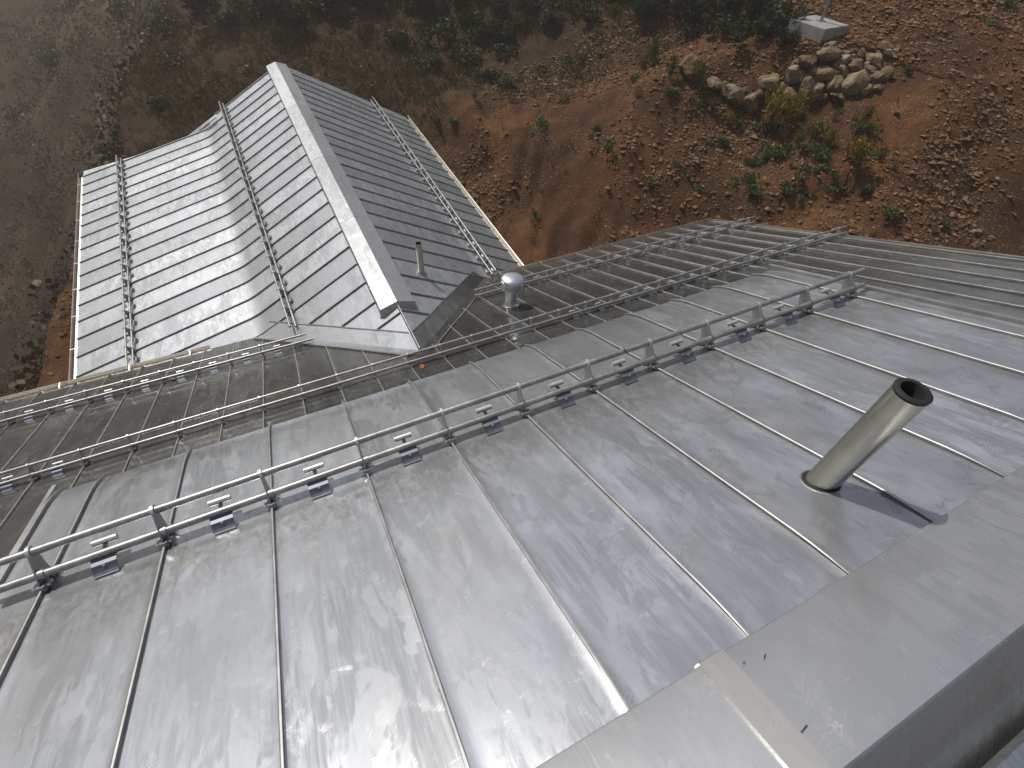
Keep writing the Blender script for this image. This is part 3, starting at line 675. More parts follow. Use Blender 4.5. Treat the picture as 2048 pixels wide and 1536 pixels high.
# ------------------------------------------------------------------ snow guards
def arc(cy_, cz_, r, a0, a1, n): return [(cy_ + r * math.cos(R(a0 + (a1 - a0) * k / n)), cz_ + r * math.sin(R(a0 + (a1 - a0) * k / n))) for k in range(n + 1)]
UP, LO, TR = (.102, .206), (.036, .088), .0235          # upper / lower tube (down-slope, above the sheet), tube radius
def bracket_meshes():
    out = {}
    poly = [(-.012, .012), (.150, .012), (.158, .032), (.146, .060)] + [(.146, .135)] + arc(UP[0], UP[1], .033, -5, 165, 9) + [(.030, .13), (-.006, .06)]
    out['bracket'] = MB().extrude_yz(poly, -.004, .004).mesh('bracket', M_BRKT)
    hook = MB()
    ring = arc(UP[0], UP[1], .036, -30, 210, 12); inner = arc(UP[0], UP[1], .0245, 210, -30, 12)
    hook.extrude_yz(ring + inner, -.009, .009); out['hook'] = hook.mesh('hook', M_BOLT)
    cl = MB().box((-.021, -.035, .008), (.021, .035, .042))
    out['seam_clamp'] = cl.mesh('seam_clamp', M_BRKT)
    bo = MB()
    bo.lathe([(.0005, -.042), (.0105, -.042), (.0105, -.030), (.0062, -.030), (.0062, .030), (.0105, .030), (.0105, .040), (.0005, .040)], 6)
    bo.v = [(z, x, y) for x, y, z in bo.v]
    out['bolt'] = bo.mesh('bolt', M_BOLT)
    co = MB().tube((.006, LO[0], LO[1]), (.036, LO[0], LO[1]), .0295, 14); out['collar'] = co.mesh('collar', M_BRKT, True, 40)
    st = MB()                                              # ice stopper: bent plate hung on the lower tube
    outer = [(-.058, .003), (-.050, .008), (-.038, .019), (-.027, .035), (-.017, .053), (.006, .062)]
    back = arc(LO[0] + .0, LO[1], .0265, 200, 360, 8)
    line = outer + back
    th = .004
    up_ = [(y, z) for y, z in line]; dn = [(y + .003, z - th) for y, z in reversed(line)]
    n = len(line)
    for k in range(n - 1):
        st.extrude_yz([up_[k], up_[k + 1], (up_[k + 1][0] + .003, up_[k + 1][1] - th), (up_[k][0] + .003, up_[k][1] - th)], -.062, .062)
    st.extrude_yz([(.058, .086), (.112, .096), (.112, .092), (.060, .081)], -.012, .012)
    M_STOP = plain_metal('stopper_steel', (0.15, 0.165, 0.19), 0.5, 0.2, 0.05, 24, .75)
    out['ice_stopper'] = st.mesh('ice_stopper', M_STOP)
    sv = MB().tube((-.062, .126, .108), (.062, .126, .108), .0195, 14); out['sleeve'] = sv.mesh('sleeve', M_BOLT, True, 40)
    sb = MB().tube((0, -.016, .046), (0, -.028, .052), .008, 6); out['stopper_bolt'] = sb.mesh('stopper_bolt', M_BOLT)
    return out
BR = bracket_meshes()
def tube_run(x0, x1, y, z, M, p, name, sag=0.0):
    mb = MB(); n = 14
    mb.tube((x0, y, z), (x1, y, z), TR, n, cap=False)
    mb.tube((x0, y, z), (x0 + .06, y, z), TR - .004, n, cap=False); mb.tube((x1 - .06, y, z), (x1, y, z), TR - .004, n, cap=False)
    for x in (x0, x1):
        b = len(mb.v)
        for r in (TR, TR - .004):
            for i in range(n): t = 2 * math.pi * i / n; mb.v.append((x, y + r * math.cos(t), z + r * math.sin(t)))
        for i in range(n): mb.f.append((b + i, b + (i + 1) % n, b + n + (i + 1) % n, b + n + i))
    for x, sg in ((x0 + .05, 1), (x1 - .05, -1)):
        b = len(mb.v); mb.v += [(x, y + (TR - .003) * math.cos(2 * math.pi * i / n), z + (TR - .003) * math.sin(2 * math.pi * i / n)) for i in range(n)]; mb.f.append(tuple(range(b, b + n)))
    return mb.build(name, M_TUBE, p, M, True, 40)
def guard(F, posts, up_runs, lo_runs, stoppers, label, s=0.0):
    """F: frame at the guard line (x along the tubes, y down the slope, z off the sheet)"""
    o = empty('snow_guard', F @ Vector((posts[len(posts) // 2], s, 0)))
    tag(o, label, 'snow guard', 'tube snow guards on the roofs')
    G = F @ Matrix.Translation((0, s, .010))
    for a, b in up_runs: tube_run(a, b, *UP, G, o, 'upper_tube')
    for a, b in lo_runs: tube_run(a, b, *LO, G, o, 'lower_tube')
    for x in posts:
        T = G @ Matrix.Translation((x, 0, 0)) @ Matrix.Rotation(R(rng.uniform(-1.5, 1.5)), 4, 'Z')
        b = inst('bracket', BR['bracket'], o, T)
        for k in ('hook', 'collar'): inst(k, BR[k], b, T)
        for y in (.015, .128): inst('seam_clamp', BR['seam_clamp'], b, T @ Matrix.Translation((0, y, .002)))
        for y, z in ((.004, .034), (.036, .030), (.132, .030)): inst('bolt', BR['bolt'], b, T @ Matrix.Translation((0, y, z)))
    for x in stoppers:
        T = G @ Matrix.Translation((x + rng.uniform(-.02, .02), 0, 0)); b = inst('ice_stopper', BR['ice_stopper'], o, T)
        inst('sleeve', BR['sleeve'], b, T); inst('bolt', BR['stopper_bolt'], b, T)
    return o
pA = seamsA
guard(FA, pA, [(-2.3, 2.235), (2.247, 5.10)], [(-1.93, 1.60), (1.602, 5.03)], [x + .31 for x in pA[:-1]], 'nearest snow guard, two thick tubes across the upper roof below the ridge', 2.2842)
sB2 = 6.080 / math.cos(aB); sB3 = 8.534 / math.cos(aB)
pB2 = [x for x in seamsB if x > -7.5]
guard(FB, pB2, [(-7.8, -1.9), (-1.893, 4.1), (4.106, 12.42)], [(-7.8, -1.2), (-1.193, 5.2), (5.206, 12.34)], [x + .3 for x in pB2[:-1] if x < -3.5 or x > 4.3], 'long snow guard across the lower roof just past the upper roof\'s edge', sB2)
pB3 = [x for x in seamsB if -7.5 < x < -1.0]
guard(FB, pB3, [(-7.8, -.16)], [(-7.8, -.05)], [x + .3 for x in pB3], 'short snow guard above the left eave gutter of the lower roof', sB3)
pB4 = [x for x in seamsB if x > 4.5]
guard(FB, pB4, [(3.62, 12.42)], [(3.60, 12.34)], [x + .3 for x in [3.94 + .1] + pB4[:-1]], 'snow guard near the right eave, beginning beside the domed vent', sB3)
def wing_frame(a, b, nrm, flip):
    a = Vector(a); b = Vector(b); X = (b - a).normalized()
    if flip: a, b = b, a; X = -X
    Z = (nrm - X * nrm.dot(X)).normalized(); Y = Z.cross(X)
    return frame(a, X, Y, Z), (b - a).length
F_, L_ = wing_frame((-.28, 9.35, zs(-.28)), (-.50, 22.85, zs(-.50)), NL, False)
ps = [y - 9.35 for y in ysL if 9.6 < y < 22.6]
guard(F_, ps + [L_ - .1], [(-.05, 6.4), (6.41, L_ + .12)], [(.0, 5.2), (5.21, L_ + .08)], [p + .358 for p in ps], 'snow guard on the wing\'s sunny left slope, between its bend and the ridge', -.05)
xg = lambda y: -3.93 - .041 * (y - 10.88)
zg = lambda x, y: zs(xk(y)) + (ze(y) - zs(xk(y))) * (x - xk(y)) / (xe(y) - xk(y))
N2_ = Vector((-(zs(xk(15)) - ze(15)), 0, xk(15) - xe(15))).normalized()
F_, L_ = wing_frame((xg(10.0), 10.0, zg(xg(10.0), 10.0)), (xg(22.2), 22.2, zg(xg(22.2), 22.2)), N2_, False)
ps = [y - 10.0 for y in ysL if 10.4 < y < 22.3]
guard(F_, ps, [(.1, 6.0), (6.01, L_ + .10)], [(.15, 5.0), (5.01, L_ + .06)], [p + .358 for p in ps[:-1]], 'snow guard low on the wing\'s left slope near its gutter', -.05)
F_, L_ = wing_frame((4.72, 10.15, zs(4.72)), (5.05, 23.3, zs(5.05)), NR, True)
ps = [23.3 - y for y in ysR if 10.3 < y < 23.2]
guard(F_, ps, [(-.15, 6.4), (6.41, L_ + .02)], [(-.1, 5.2), (5.21, L_ + .10)], [p + .35 for p in ps], 'snow guard on the shaded right slope of the wing', -.05)

# ------------------------------------------------------------------ vents
def zA(y): return -y * math.tan(aA)
def zB(y): return -1.612 - y * math.tan(aB)
def vent_pipe(base, r, hgt, black, label):
    o = empty('vent_pipe', base); tag(o, label, 'vent pipe')
    mb = MB(); mb.lathe([(r, -.12), (r, hgt), (r - .004, hgt), (r - .004, hgt - .3)], 40)
    b = mb.build('pipe_shell', M_PIPE, o, Matrix.Translation(base), True, 40)
    ang = R(-62); c_, s_ = math.cos(ang), math.sin(ang)
    MB().tube((r * c_, r * s_, -.05), (r * c_, r * s_, hgt - .002), .0022, 6).build('shell_seam', M_SEAM, b, Matrix.Translation(base))
    if black:
        ri = MB().lathe([(r + .001, hgt - .006), (r + .003, hgt + .006), (r - .004, hgt + .012), (r - .022, hgt + .012), (r - .025, hgt + .006), (r - .026, hgt - .5)], 40)
        ri.build('rubber_lining', M_RUB, o, Matrix.Translation(base), True, 50)
        MB().lathe([(r - .026, hgt - .45), (0.0005, hgt - .45)], 24).build('pipe_floor', M_DARK, o, Matrix.Translation(base))
    else:
        MB().lathe([(r - .004, hgt - .25), (0.0005, hgt - .25)], 24).build('pipe_floor', M_DARK, o, Matrix.Translation(base))
    return o
def collar(base, r, F, o, mat, name, w=.02, h=.008):
    mb = MB(); n = 40; rows = []
    ca = 1 / F.to_3x3().col[2].z
    for rr, hh in ((r - .004, h * 1.6), (r + w * .4, h), (r + w, .001)):
        rows.append([(rr * math.cos(2 * math.pi * k / n), rr * ca * math.sin(2 * math.pi * k / n), hh) for k in range(n + 1)])
    T = F.to_3x3().to_4x4(); T.translation = base
    return mb.grid(rows).build(name, mat, o, T, True, 60)
pb = Vector((2.325, .655, zA(.655))); v1 = vent_pipe(pb, .076, .775, True, 'large shiny vent pipe with a black rubber rim beside the near ridge cap')
collar(pb + FA.to_3x3().col[2] * .006, .074, FA, v1, M_RUB, 'sealant_ring', .016, .006); collar(pb + FA.to_3x3().col[2] * .003, .086, FA, v1, M_BRKT, 'base_flange', .014, .003)
qb = Vector((2.664, 9.571, zs(2.664))); v2 = vent_pipe(qb, .072, .80, False, 'slim open vent pipe standing on the wing\'s shaded right slope')
FRm = frame((0, 0, 0), (0, -1, 0), (math.cos(R(28)), 0, -math.sin(R(28))), NR)
collar(qb + NR * .006, .074, FRm, v2, M_SEAM, 'base_flange', .05, .012)
mbp = Vector((4.06, 7.67, zB(7.67)))
mv = empty('roof_vent', mbp); tag(mv, 'mushroom-shaped roof vent with a ribbed dome over a perforated collar', 'roof vent'); TM = Matrix.Translation(mbp)
MB().lathe([(.165, -.05), (.150, .02), (.143, .05), (.140, .25), (.142, .54)], 40).build('neck', M_VENT, mv, TM, True, 60)
NB_ = FB.to_3x3().col[2]
collar(mbp + NB_ * .006, .150, FB, mv, M_VENT, 'base_flange', .05, .012)
cage = MB(); n = 44
for k in range(n):
    t = 2 * math.pi * k / n; dt = 2 * math.pi / n * .26
    cage.grid([[(.226 * math.cos(t - dt), .226 * math.sin(t - dt), z) for z in (.53, .67)], [(.226 * math.cos(t + dt), .226 * math.sin(t + dt), z) for z in (.53, .67)]])
for z0, z1 in ((.50, .532), (.560, .570), (.590, .600), (.620, .630), (.655, .70)): cage.lathe([(.2265, z0), (.2265, z1)], n)
cage.lathe([(.2265, .50), (.142, .495)], n)
cage.build('grille', M_VENT, mv, TM)
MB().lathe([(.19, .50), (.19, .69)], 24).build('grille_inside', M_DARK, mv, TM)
dome = MB(); rows = []; nn = 56
for q in range(13):
    a = q / 12 * math.pi / 2; r = .248 * math.cos(a) ** .9; z = .70 + .085 * math.sin(a)
    rows.append([(r * math.cos(2 * math.pi * k / nn), r * math.sin(2 * math.pi * k / nn), z + .005 * math.cos(k * math.pi) * (1 - q / 12)) for k in range(nn + 1)])
dome.grid([[(.248 * math.cos(2 * math.pi * k / nn), .248 * math.sin(2 * math.pi * k / nn), .665) for k in range(nn + 1)]] + rows)
dome.build('dome', M_VENT, mv, TM, True, 60)

# ------------------------------------------------------------------ small litter on the roof
M_LEAF0 = matte('dry_leaf', (0.22, 0.07, 0.02), (0.34, 0.13, 0.04), 30, 0.7, 0.2, 0.002)
lb = FB @ Vector((1.50, 5.985 / math.cos(aB), .012)); mb = MB()
for k in range(5):
    a = k * 1.3; q = Vector((math.cos(a), math.sin(a), .5 + .2 * math.sin(3 * a))) * .055
    s_ = Vector((-math.sin(a), math.cos(a), .1)) * .035
    mb.add([(0, 0, .004), q * .5 + s_, q, q * .5 - s_], [(0, 1, 2, 3)])
tag(mb.build('dry_leaf', M_LEAF0, None, Matrix.Translation(lb)), 'curled orange-brown dry leaf caught under the long lower snow guard', 'leaf')
T = FB @ Matrix.Translation((-2.78, 8.72 / math.cos(aB), .018)) @ Matrix.Rotation(R(-52), 4, 'Z')
tag(MB().box((-.17, -.03, 0), (.17, .03, .006)).build('metal_offcut', M_VENT, None, T), 'small bright sheet metal offcut lying under the left eave snow guard', 'offcut')
M_SLV = matte('rusty_sliver', (0.09, 0.04, 0.03), (0.14, 0.07, 0.05), 40, 0.7, 0.1, 0.002)
tA_ = FA.to_3x3()
for (x, s_, L, a, lab) in ((1.155, .155, .014, .1, 'short reddish sliver beside the joint strip on the near ridge cap'), (1.24, .135, .024, .45, 'middle reddish sliver on the near ridge cap, beside the joint strip'), (1.145, -.105, .045, .15, 'longest reddish sliver, on the near ridge cap close to its crest')):
    T = FA @ Matrix.Translation((x, s_, .0535)) @ Matrix.Rotation(a, 4, 'Z')
    tag(MB().add([(-L / 2, -.0015, 0), (L / 2, -.002, 0), (L / 2, .002, 0), (-L / 2, .0005, 0), (-L / 3, 0, .003), (L / 3, 0, .003)], [(3, 2, 1, 0), (0, 1, 5, 4), (2, 3, 4, 5), (1, 2, 5), (3, 0, 4)]).build('metal_sliver', M_SLV, None, T), lab, 'sliver', 'slivers on the ridge cap')
T = FA @ Matrix.Translation((.085, .665, .012))
tag(MB().lathe([(.0005, .006), (.006, .005), (.009, .001), (.0005, 0)], 8).build('seed_husk', M_SLV, None, T), 'tiny brown seed husk on the upper roof sheet near the ridge', 'seed')

# ------------------------------------------------------------------ stones
def stone_mesh(seed, mat, sub=2, sharp=True, flat=.75):
    r_ = random.Random(seed); import bmesh
    bm = bmesh.new(); bmesh.ops.create_icosphere(bm, subdivisions=sub, radius=1.0)
    pl = [(Vector((r_.gauss(0, 1), r_.gauss(0, 1), r_.gauss(0, 1))).normalized(), r_.uniform(.46, .80)) for _ in range(12)]
    ph = [r_.uniform(0, 9) for _ in range(6)]
    for v in bm.verts:
        d = v.co.normalized(); rr = 1.0
        for n_, o_ in pl:
            q = d.dot(n_)
            if q > 0: rr = min(rr, o_ / q)
        rr *= 1 + .05 * math.sin(5 * d.x + ph[0]) * math.sin(6 * d.y + ph[1]) + .035 * math.sin(11 * d.z + ph[2]) * math.sin(10 * d.x + ph[3])
        v.co = d * rr; v.co.z *= flat
    me = bpy.data.meshes.new('stone'); bm.to_mesh(me); bm.free(); me.materials.append(mat)
    if sub > 2:
        me.polygons.foreach_set('use_smooth', [True] * len(me.polygons)); me.set_sharp_from_angle(angle=R(9))
    return me
def rock_material(name, c0, c1, c2):
    m, n, l, b = newmat(name)
    tc = n.new('ShaderNodeTexCoord'); oi = n.new('ShaderNodeObjectInfo'); g = n.new('ShaderNodeNewGeometry'); P = g.outputs['Position']
    q = noise(n, l, P, 3.0, 7, 0.68, 0.6); f = noise(n, l, P, 16, 5, 0.7)
    c = ramp(n, l, q, [(0.32, c0), (0.5, c1), (0.68, c2)])
    c = mix(n, l, ramp(n, l, f, [(0.38, 0.45), (0.6, 0.0)]), c, tuple(v * .45 for v in c0))
    h = n.new('ShaderNodeHueSaturation'); l.new(c, h.inputs['Color'])
    l.new(math_(n, l, 'MULTIPLY_ADD', oi.outputs['Random'], .6, .68), h.inputs['Value']); l.new(math_(n, l, 'MULTIPLY_ADD', oi.outputs['Random'], -.4, 1.15), h.inputs['Saturation'])
    l.new(h.outputs[0], b.inputs['Base Color']); b.inputs['Roughness'].default_value = .92; b.inputs['Specular IOR Level'].default_value = .2
    bp = n.new('ShaderNodeBump'); bp.inputs['Strength'].default_value = .8; bp.inputs['Distance'].default_value = .06
    l.new(math_(n, l, 'ADD', q, math_(n, l, 'MULTIPLY', f, .4)), bp.inputs['Height']); l.new(bp.outputs[0], b.inputs['Normal'])
    return m
M_ROCK = rock_material('quarry_stone', (0.105, 0.070, 0.040), (0.21, 0.148, 0.085), (0.33, 0.24, 0.145))
M_RUBB = rock_material('rubble_stone', (0.085, 0.055, 0.036), (0.155, 0.10, 0.065), (0.23, 0.155, 0.10))
STONES = [(1378,148,58,34,28),(1425,168,42,26,-15),(1468,186,62,28,8),(1503,199,44,36,-20),(1538,169,46,36,-10),(1579,165,36,32,0),(1605,142,44,26,-15),(1646,146,54,28,-8),(1648,120,46,22,6),(1685,124,27,25,0),
 (1630,181,33,37,10),(1665,179,33,40,-20),(1605,190,37,33,0),(1571,200,35,30,-25),(1683,151,22,27,-25),(1655,103,40,24,-10),(1749,116,33,26,5),(1706,140,31,26,-15),(1740,143,39,22,5),(1770,145,25,31,10),
 (1703,172,46,39,5),(1749,164,30,26,0),(1727,159,14,13,-10),(1674,199,42,16,12),(1768,95,28,14,-5),(1773,111,19,17,0),(1722,108,13,17,0),(1690,105,36,17,5),(1714,123,28,11,0),(1628,194,26,18,0),(1548,196,26,24,10),(1396,163,30,20,20),(1520,185,22,16,0),(1615,164,18,16,0),(1730,182,30,20,-10),(1655,160,22,18,0),(1590,178,24,20,0),(1622,150,20,16,0),(1668,140,20,16,0),(1690,190,26,18,0),(1718,150,18,16,0),(1735,128,18,14,0),(1760,130,20,16,0),(1640,200,22,16,0),(1555,182,20,18,0),(1586,150,22,18,0),(1700,158,16,14,0),(1755,180,22,14,0),(1450,172,18,14,0),(1488,182,16,14,0),(1670,112,22,16,0),(1705,112,18,14,0),(1790,100,18,12,0),(1640,170,16,14,0)]
wall_base = at(1600, 190)
rw = empty('rubble_wall', wall_base); tag(rw, 'dry-stacked retaining wall of rough tan boulders on the slope below the concrete footing', 'stone wall')
smesh = [stone_mesh(100 + k, M_ROCK, 3, True, .85) for k in range(12)]
for k, (u, v, wpx, hpx, rot) in enumerate(STONES):
    P = at(u, v); m = mpp(P)
    toc = (CAM - P).normalized()
    sx, sz = wpx * m * .60, hpx * m * .66; sy = (sx + sz) * .5
    Xc = RIGHT.copy(); Zc = Vector((0, 0, 1)); Yc = Zc.cross(Xc).normalized(); Xc = Yc.cross(Zc)
    Xr = (Xc * math.cos(R(rot)) - Zc * math.sin(R(rot))); Zr = (Xc * math.sin(R(rot)) + Zc * math.cos(R(rot)))
    T = frame(P + toc * sy * .35, Xr * sx, Yc * sy, Zr * sz / .85)
    inst('stone', smesh[k % 12], rw, T)

# loose stones on the slope that can be told apart
lmesh = [stone_mesh(300 + k, M_RUBB, 2, True, .6) for k in range(10)]
lmeshL = [stone_mesh(330 + k, M_ROCK, 2, True, .6) for k in range(6)]
LS = []
LOOSE = [(1863,212,14),(1818,192,10),(1790,232,16),(1880,312,12),(1913,290,14),(1918,313,13),(1960,455,30),(1883,452,15),(1990,470,14),(1858,440,9),(1945,380,13),(2000,355,14),(1900,352,16),(1860,355,14),(2010,375,12),(1548,404,9),(1665,400,10),(1470,440,12),(1585,448,8),(1300,240,10),(1110,228,8),(735,98,9),(495,142,14),(1805,113,12),(1845,125,10),(1830,110,8),(1262,300,9),(1275,340,12),(1330,360,11),(1360,345,10),(1310,385,9),(1240,335,10),(1225,355,8),(1375,300,8),(1780,300,10),(1750,285,9),(1830,330,12),(1935,250,10),(1980,200,9),(2030,180,12),(2020,290,13),(1955,300,9),(1725,305,9),(1690,255,9),(1710,425,8),(1800,380,10),(1840,400,12),(2035,420,13),(1920,420,10),(1800,450,12),(1560,470,8),(1900,150,8),(1960,110,9),(2000,70,8),(1850,60,8),(1900,30,8),(1780,30,9),(1740,20,8),(1560,12,12),(1590,15,10),(1610,8,9),(62,548,22),(84,556,16),(110,598,24),(92,612,18),(100,640,14),(118,664,12),(70,744,12),(104,752,14),(60,772,10),(120,720,10),(96,690,10)]
for k, (u, v, s_) in enumerate(LOOSE):
    P = at(u, v); m = mpp(P); r_ = s_ * m * .55
    T = Matrix.Translation(P + Vector((0, 0, r_ * .12))) @ Matrix.Rotation(rng.uniform(0, 6.3), 4, 'Z') @ Matrix.Rotation(rng.uniform(-.3, .3), 4, 'X') @ Matrix.Diagonal((r_ * rng.uniform(.9, 1.3), r_ * rng.uniform(.7, 1), r_ * rng.uniform(.8, 1.1), 1))
    o = inst('loose_stone', (lmeshL if s_ > 13 else lmesh)[k % 6], None, T); LS.append((o, u))
    if s_ >= 30: tag(o, 'biggest loose stone on the slope, long and tan, just beyond the right roof edge', 'stone', 'loose stones on the hillside')
    elif u < 130: tag(o, 'rough tan rock at the drop left of the wing gutter', 'stone', 'loose stones on the hillside')
    elif (u, v) == (495, 142): tag(o, 'lone pale stone on the ground behind the wing\'s ridge end', 'stone', 'loose stones on the hillside')
    else: tag(o, 'loose angular stone lying among rubble on the brown hillside', 'stone', 'loose stones on the hillside')

# rubble nobody could count: one mesh of small faceted stones
def rubble(n, seed):
    r_ = np.random.default_rng(seed); shapes = []
    for k in range(8):
        v = np.array([(1,0,0),(-1,0,0),(0,1,0),(0,-1,0),(0,0,1),(0,0,-1)], float) * r_.uniform(.55, 1.2, (6, 1)) + r_.normal(0, .18, (6, 3)); v[:, 2] *= .6
        shapes.append(v)
    F6 = np.array([(0,2,4),(2,1,4),(1,3,4),(3,0,4),(2,0,5),(1,2,5),(3,1,5),(0,3,5)])
    V = []; Fc = []; b = 0
    U = r_.uniform(0, 1, (n * 4, 3))
    xs_ = -9 + U[:, 0] * 44; ys_ = 5 + U[:, 1] * 34
    dens = np.clip(.35 + 1.6 * fbm(xs_ * .22, ys_ * .22, 77, 3), 0, 1) * np.where(xs_ > 14, 1.0, .75) * np.where(xs_ < 8, .45, 1) * np.where(ys_ > 30, .5, 1)
    ins = ((xs_ < 13.6) & (ys_ < 11.4)) | ((xs_ > -6.4) & (xs_ < 7.4) & (ys_ < 24.6))
    keep = (U[:, 2] < dens) & ~ins
    xs_ = xs_[keep][:n]; ys_ = ys_[keep][:n]; zs_ = height(xs_, ys_)
    sz = .022 + .12 * r_.uniform(0, 1, len(xs_)) ** 4.2 + .02 * r_.uniform(0, 1, len(xs_))
    for i in range(len(xs_)):
        a = r_.uniform(0, 6.28); c_, s_ = math.cos(a), math.sin(a); v = shapes[i % 8] * sz[i] * r_.uniform(.8, 1.3, 3)
        v = np.c_[v[:, 0] * c_ - v[:, 1] * s_, v[:, 0] * s_ + v[:, 1] * c_, v[:, 2]] + (xs_[i], ys_[i], zs_[i] + sz[i] * .15)
        V.append(v); Fc.append(F6 + b); b += 6
    me = bpy.data.meshes.new('rubble'); me.from_pydata(np.concatenate(V).tolist(), [], np.concatenate(Fc).tolist())
    return me
M_RUBF = rock_material('scree', (0.095, 0.055, 0.030), (0.25, 0.155, 0.090), (0.46, 0.32, 0.205))
rme = rubble(62000, 5); rme.materials.append(M_RUBF)
tag(inst('rubble', rme), 'small brown rubble and scree strewn over the hillside', 'rubble', kind='stuff')

# ------------------------------------------------------------------ concrete footing with pole
fb = at(1640, 62); m = mpp(fb)
fc = Vector((24.42, 18.16, -3.40))
ft = empty('concrete_footing', fc); tag(ft, 'square pale concrete footing block carrying a thin metal pole on the hillside', 'footing')
TF = Matrix.Translation(fc) @ Matrix.Rotation(R(5), 4, 'Z')
blk = MB(); e = .03; hw, hd, hz = .86, .90, .62
prof = [(hw, hd, -1.2), (hw, hd, -e), (hw - e, hd - e, 0)]
rows = [[(-a, -b_, z), (a, -b_, z), (a, b_, z), (-a, b_, z), (-a, -b_, z)] for a, b_, z in [(hw, hd, -.62), (hw, hd, -e), (hw - e, hd - e, 0)]]
blk.grid(rows); blk.v += [(-hw + e, -hd + e, 0), (hw - e, -hd + e, 0), (hw - e, hd - e, 0), (-hw + e, hd - e, 0)]; nb_ = len(blk.v); blk.f.append((nb_ - 4, nb_ - 3, nb_ - 2, nb_ - 1))
blk.build('block', M_CONC, ft, TF)
pole = MB().tube((.1, .05, -.02), (.1, .05, 9.0), .07, 16, .05); pole.build('pole', M_TUBE, ft, TF, True, 40)
MB().box((-.06, -.11, 0), (.26, .21, .02)).build('base_plate', M_BRKT, ft, TF)

# ------------------------------------------------------------------ plants
def leaf_material(name, c0, c1, trans=.25):
    m, n, l, b = newmat(name)
    g = n.new('ShaderNodeNewGeometry')
    q = noise(n, l, g.outputs['Position'], 2.2, 3, .6); q2 = g.outputs['Random Per Island']
    f = math_(n, l, 'ADD', math_(n, l, 'MULTIPLY', q, .5), math_(n, l, 'MULTIPLY', q2, .5))
    l.new(ramp(n, l, f, [(.25, c0), (.75, c1)]), b.inputs['Base Color'])
    b.inputs['Roughness'].default_value = .6; b.inputs['Specular IOR Level'].default_value = .25
    tr = n.new('ShaderNodeBsdfTranslucent'); l.new(ramp(n, l, f, [(.25, tuple(v * 1.3 for v in c0)), (.75, tuple(v * 1.4 for v in c1))]), tr.inputs['Color'])
    mx = n.new('ShaderNodeMixShader'); mx.inputs[0].default_value = trans
    l.new(b.outputs[0], mx.inputs[1]); l.new(tr.outputs[0], mx.inputs[2]); l.new(mx.outputs[0], n['Material Output'].inputs['Surface'])
    return m
M_GRN = leaf_material('leaf_green', (0.026, 0.052, 0.014), (0.080, 0.130, 0.034))
M_DGR = leaf_material('leaf_dark', (0.014, 0.024, 0.010), (0.034, 0.052, 0.018))
M_YEL = leaf_material('leaf_yellow', (0.10, 0.080, 0.012), (0.27, 0.18, 0.02))
M_OLV = leaf_material('leaf_olive', (0.045, 0.050, 0.012), (0.13, 0.12, 0.025))
M_DRY = leaf_material('dry_stalks', (0.075, 0.055, 0.03), (0.16, 0.12, 0.065))
M_BARK = matte('bark', (0.035, 0.026, 0.02), (0.07, 0.052, 0.04), 8, .9, .4, .02)
def leaf_mesh(seed, n, kind, mat, lsz):
    """unit bush: radius 1, height about 1; kind 'round', 'spray' (upright stalks) or 'creep'"""
    r_ = np.random.default_rng(seed); V = []; Fc = []
    blobs = r_.normal(0, .42, (7, 3)); blobs[:, 2] = np.abs(blobs[:, 2]) * .8 + .25; br = r_.uniform(.25, .5, 7)
    for i in range(n):
        if kind == 'spray':
            a = r_.uniform(0, 6.28); lean = r_.uniform(0, .75) ; t = r_.uniform(.1, 1) ** .7
            p = np.array([math.cos(a) * lean * t, math.sin(a) * lean * t, t * (1.25 - .4 * lean)]) + r_.normal(0, .05, 3)
        else:
            k = i % 7; d = r_.normal(0, 1, 3); d /= np.linalg.norm(d); p = blobs[k] + d * br[k] * r_.uniform(.55, 1.05)
            if kind == 'creep': p[2] *= .35
        p[2] = abs(p[2])
        d = r_.normal(0, 1, 3); d[2] = abs(d[2]) * .4 + (1.2 if kind == 'spray' else .1); d /= np.linalg.norm(d)
        s_ = np.cross(d, r_.normal(0, 1, 3)); s_ /= np.linalg.norm(s_); L = lsz * r_.uniform(.6, 1.4); wd = L * (.22 if kind == 'spray' else .42)
        b = len(V); V += [p, p + d * L * .5 + s_ * wd, p + d * L, p + d * L * .5 - s_ * wd]; Fc.append((b, b + 1, b + 2, b + 3))
    me = bpy.data.meshes.new('foliage'); me.from_pydata([tuple(v) for v in V], [], Fc); me.materials.append(mat); return me
def stem_mesh(seed, n, mat, up=1.0):
    r_ = random.Random(seed); mb = MB()
    for k in range(n):
        a = r_.uniform(0, 6.28); l_ = r_.uniform(.15, .6); mb.tube((.04 * math.cos(a), .04 * math.sin(a), -.12), (l_ * math.cos(a), l_ * math.sin(a), r_.uniform(.5, .95) * up), .022, 5, .008)
    return mb.mesh('stem', mat)
FOL = {'green': [leaf_mesh(k, 320, 'round', M_GRN, .20) for k in range(4)], 'dark': [leaf_mesh(20 + k, 700, 'round', M_DGR, .15) for k in range(4)],
       'yellow': [leaf_mesh(40 + k, 800, 'spray', M_YEL, .12) for k in range(3)], 'olive': [leaf_mesh(60 + k, 700, 'spray', M_OLV, .14) for k in range(3)],
       'creep': [leaf_mesh(80 + k, 700, 'creep', M_GRN, .13) for k in range(3)], 'dry': [leaf_mesh(95 + k, 260, 'spray', M_DRY, .16) for k in range(3)], 'tall': [leaf_mesh(110 + k, 900, 'spray', M_DGR, .16) for k in range(3)]}
STM = [stem_mesh(k, 7, M_BARK) for k in range(3)]
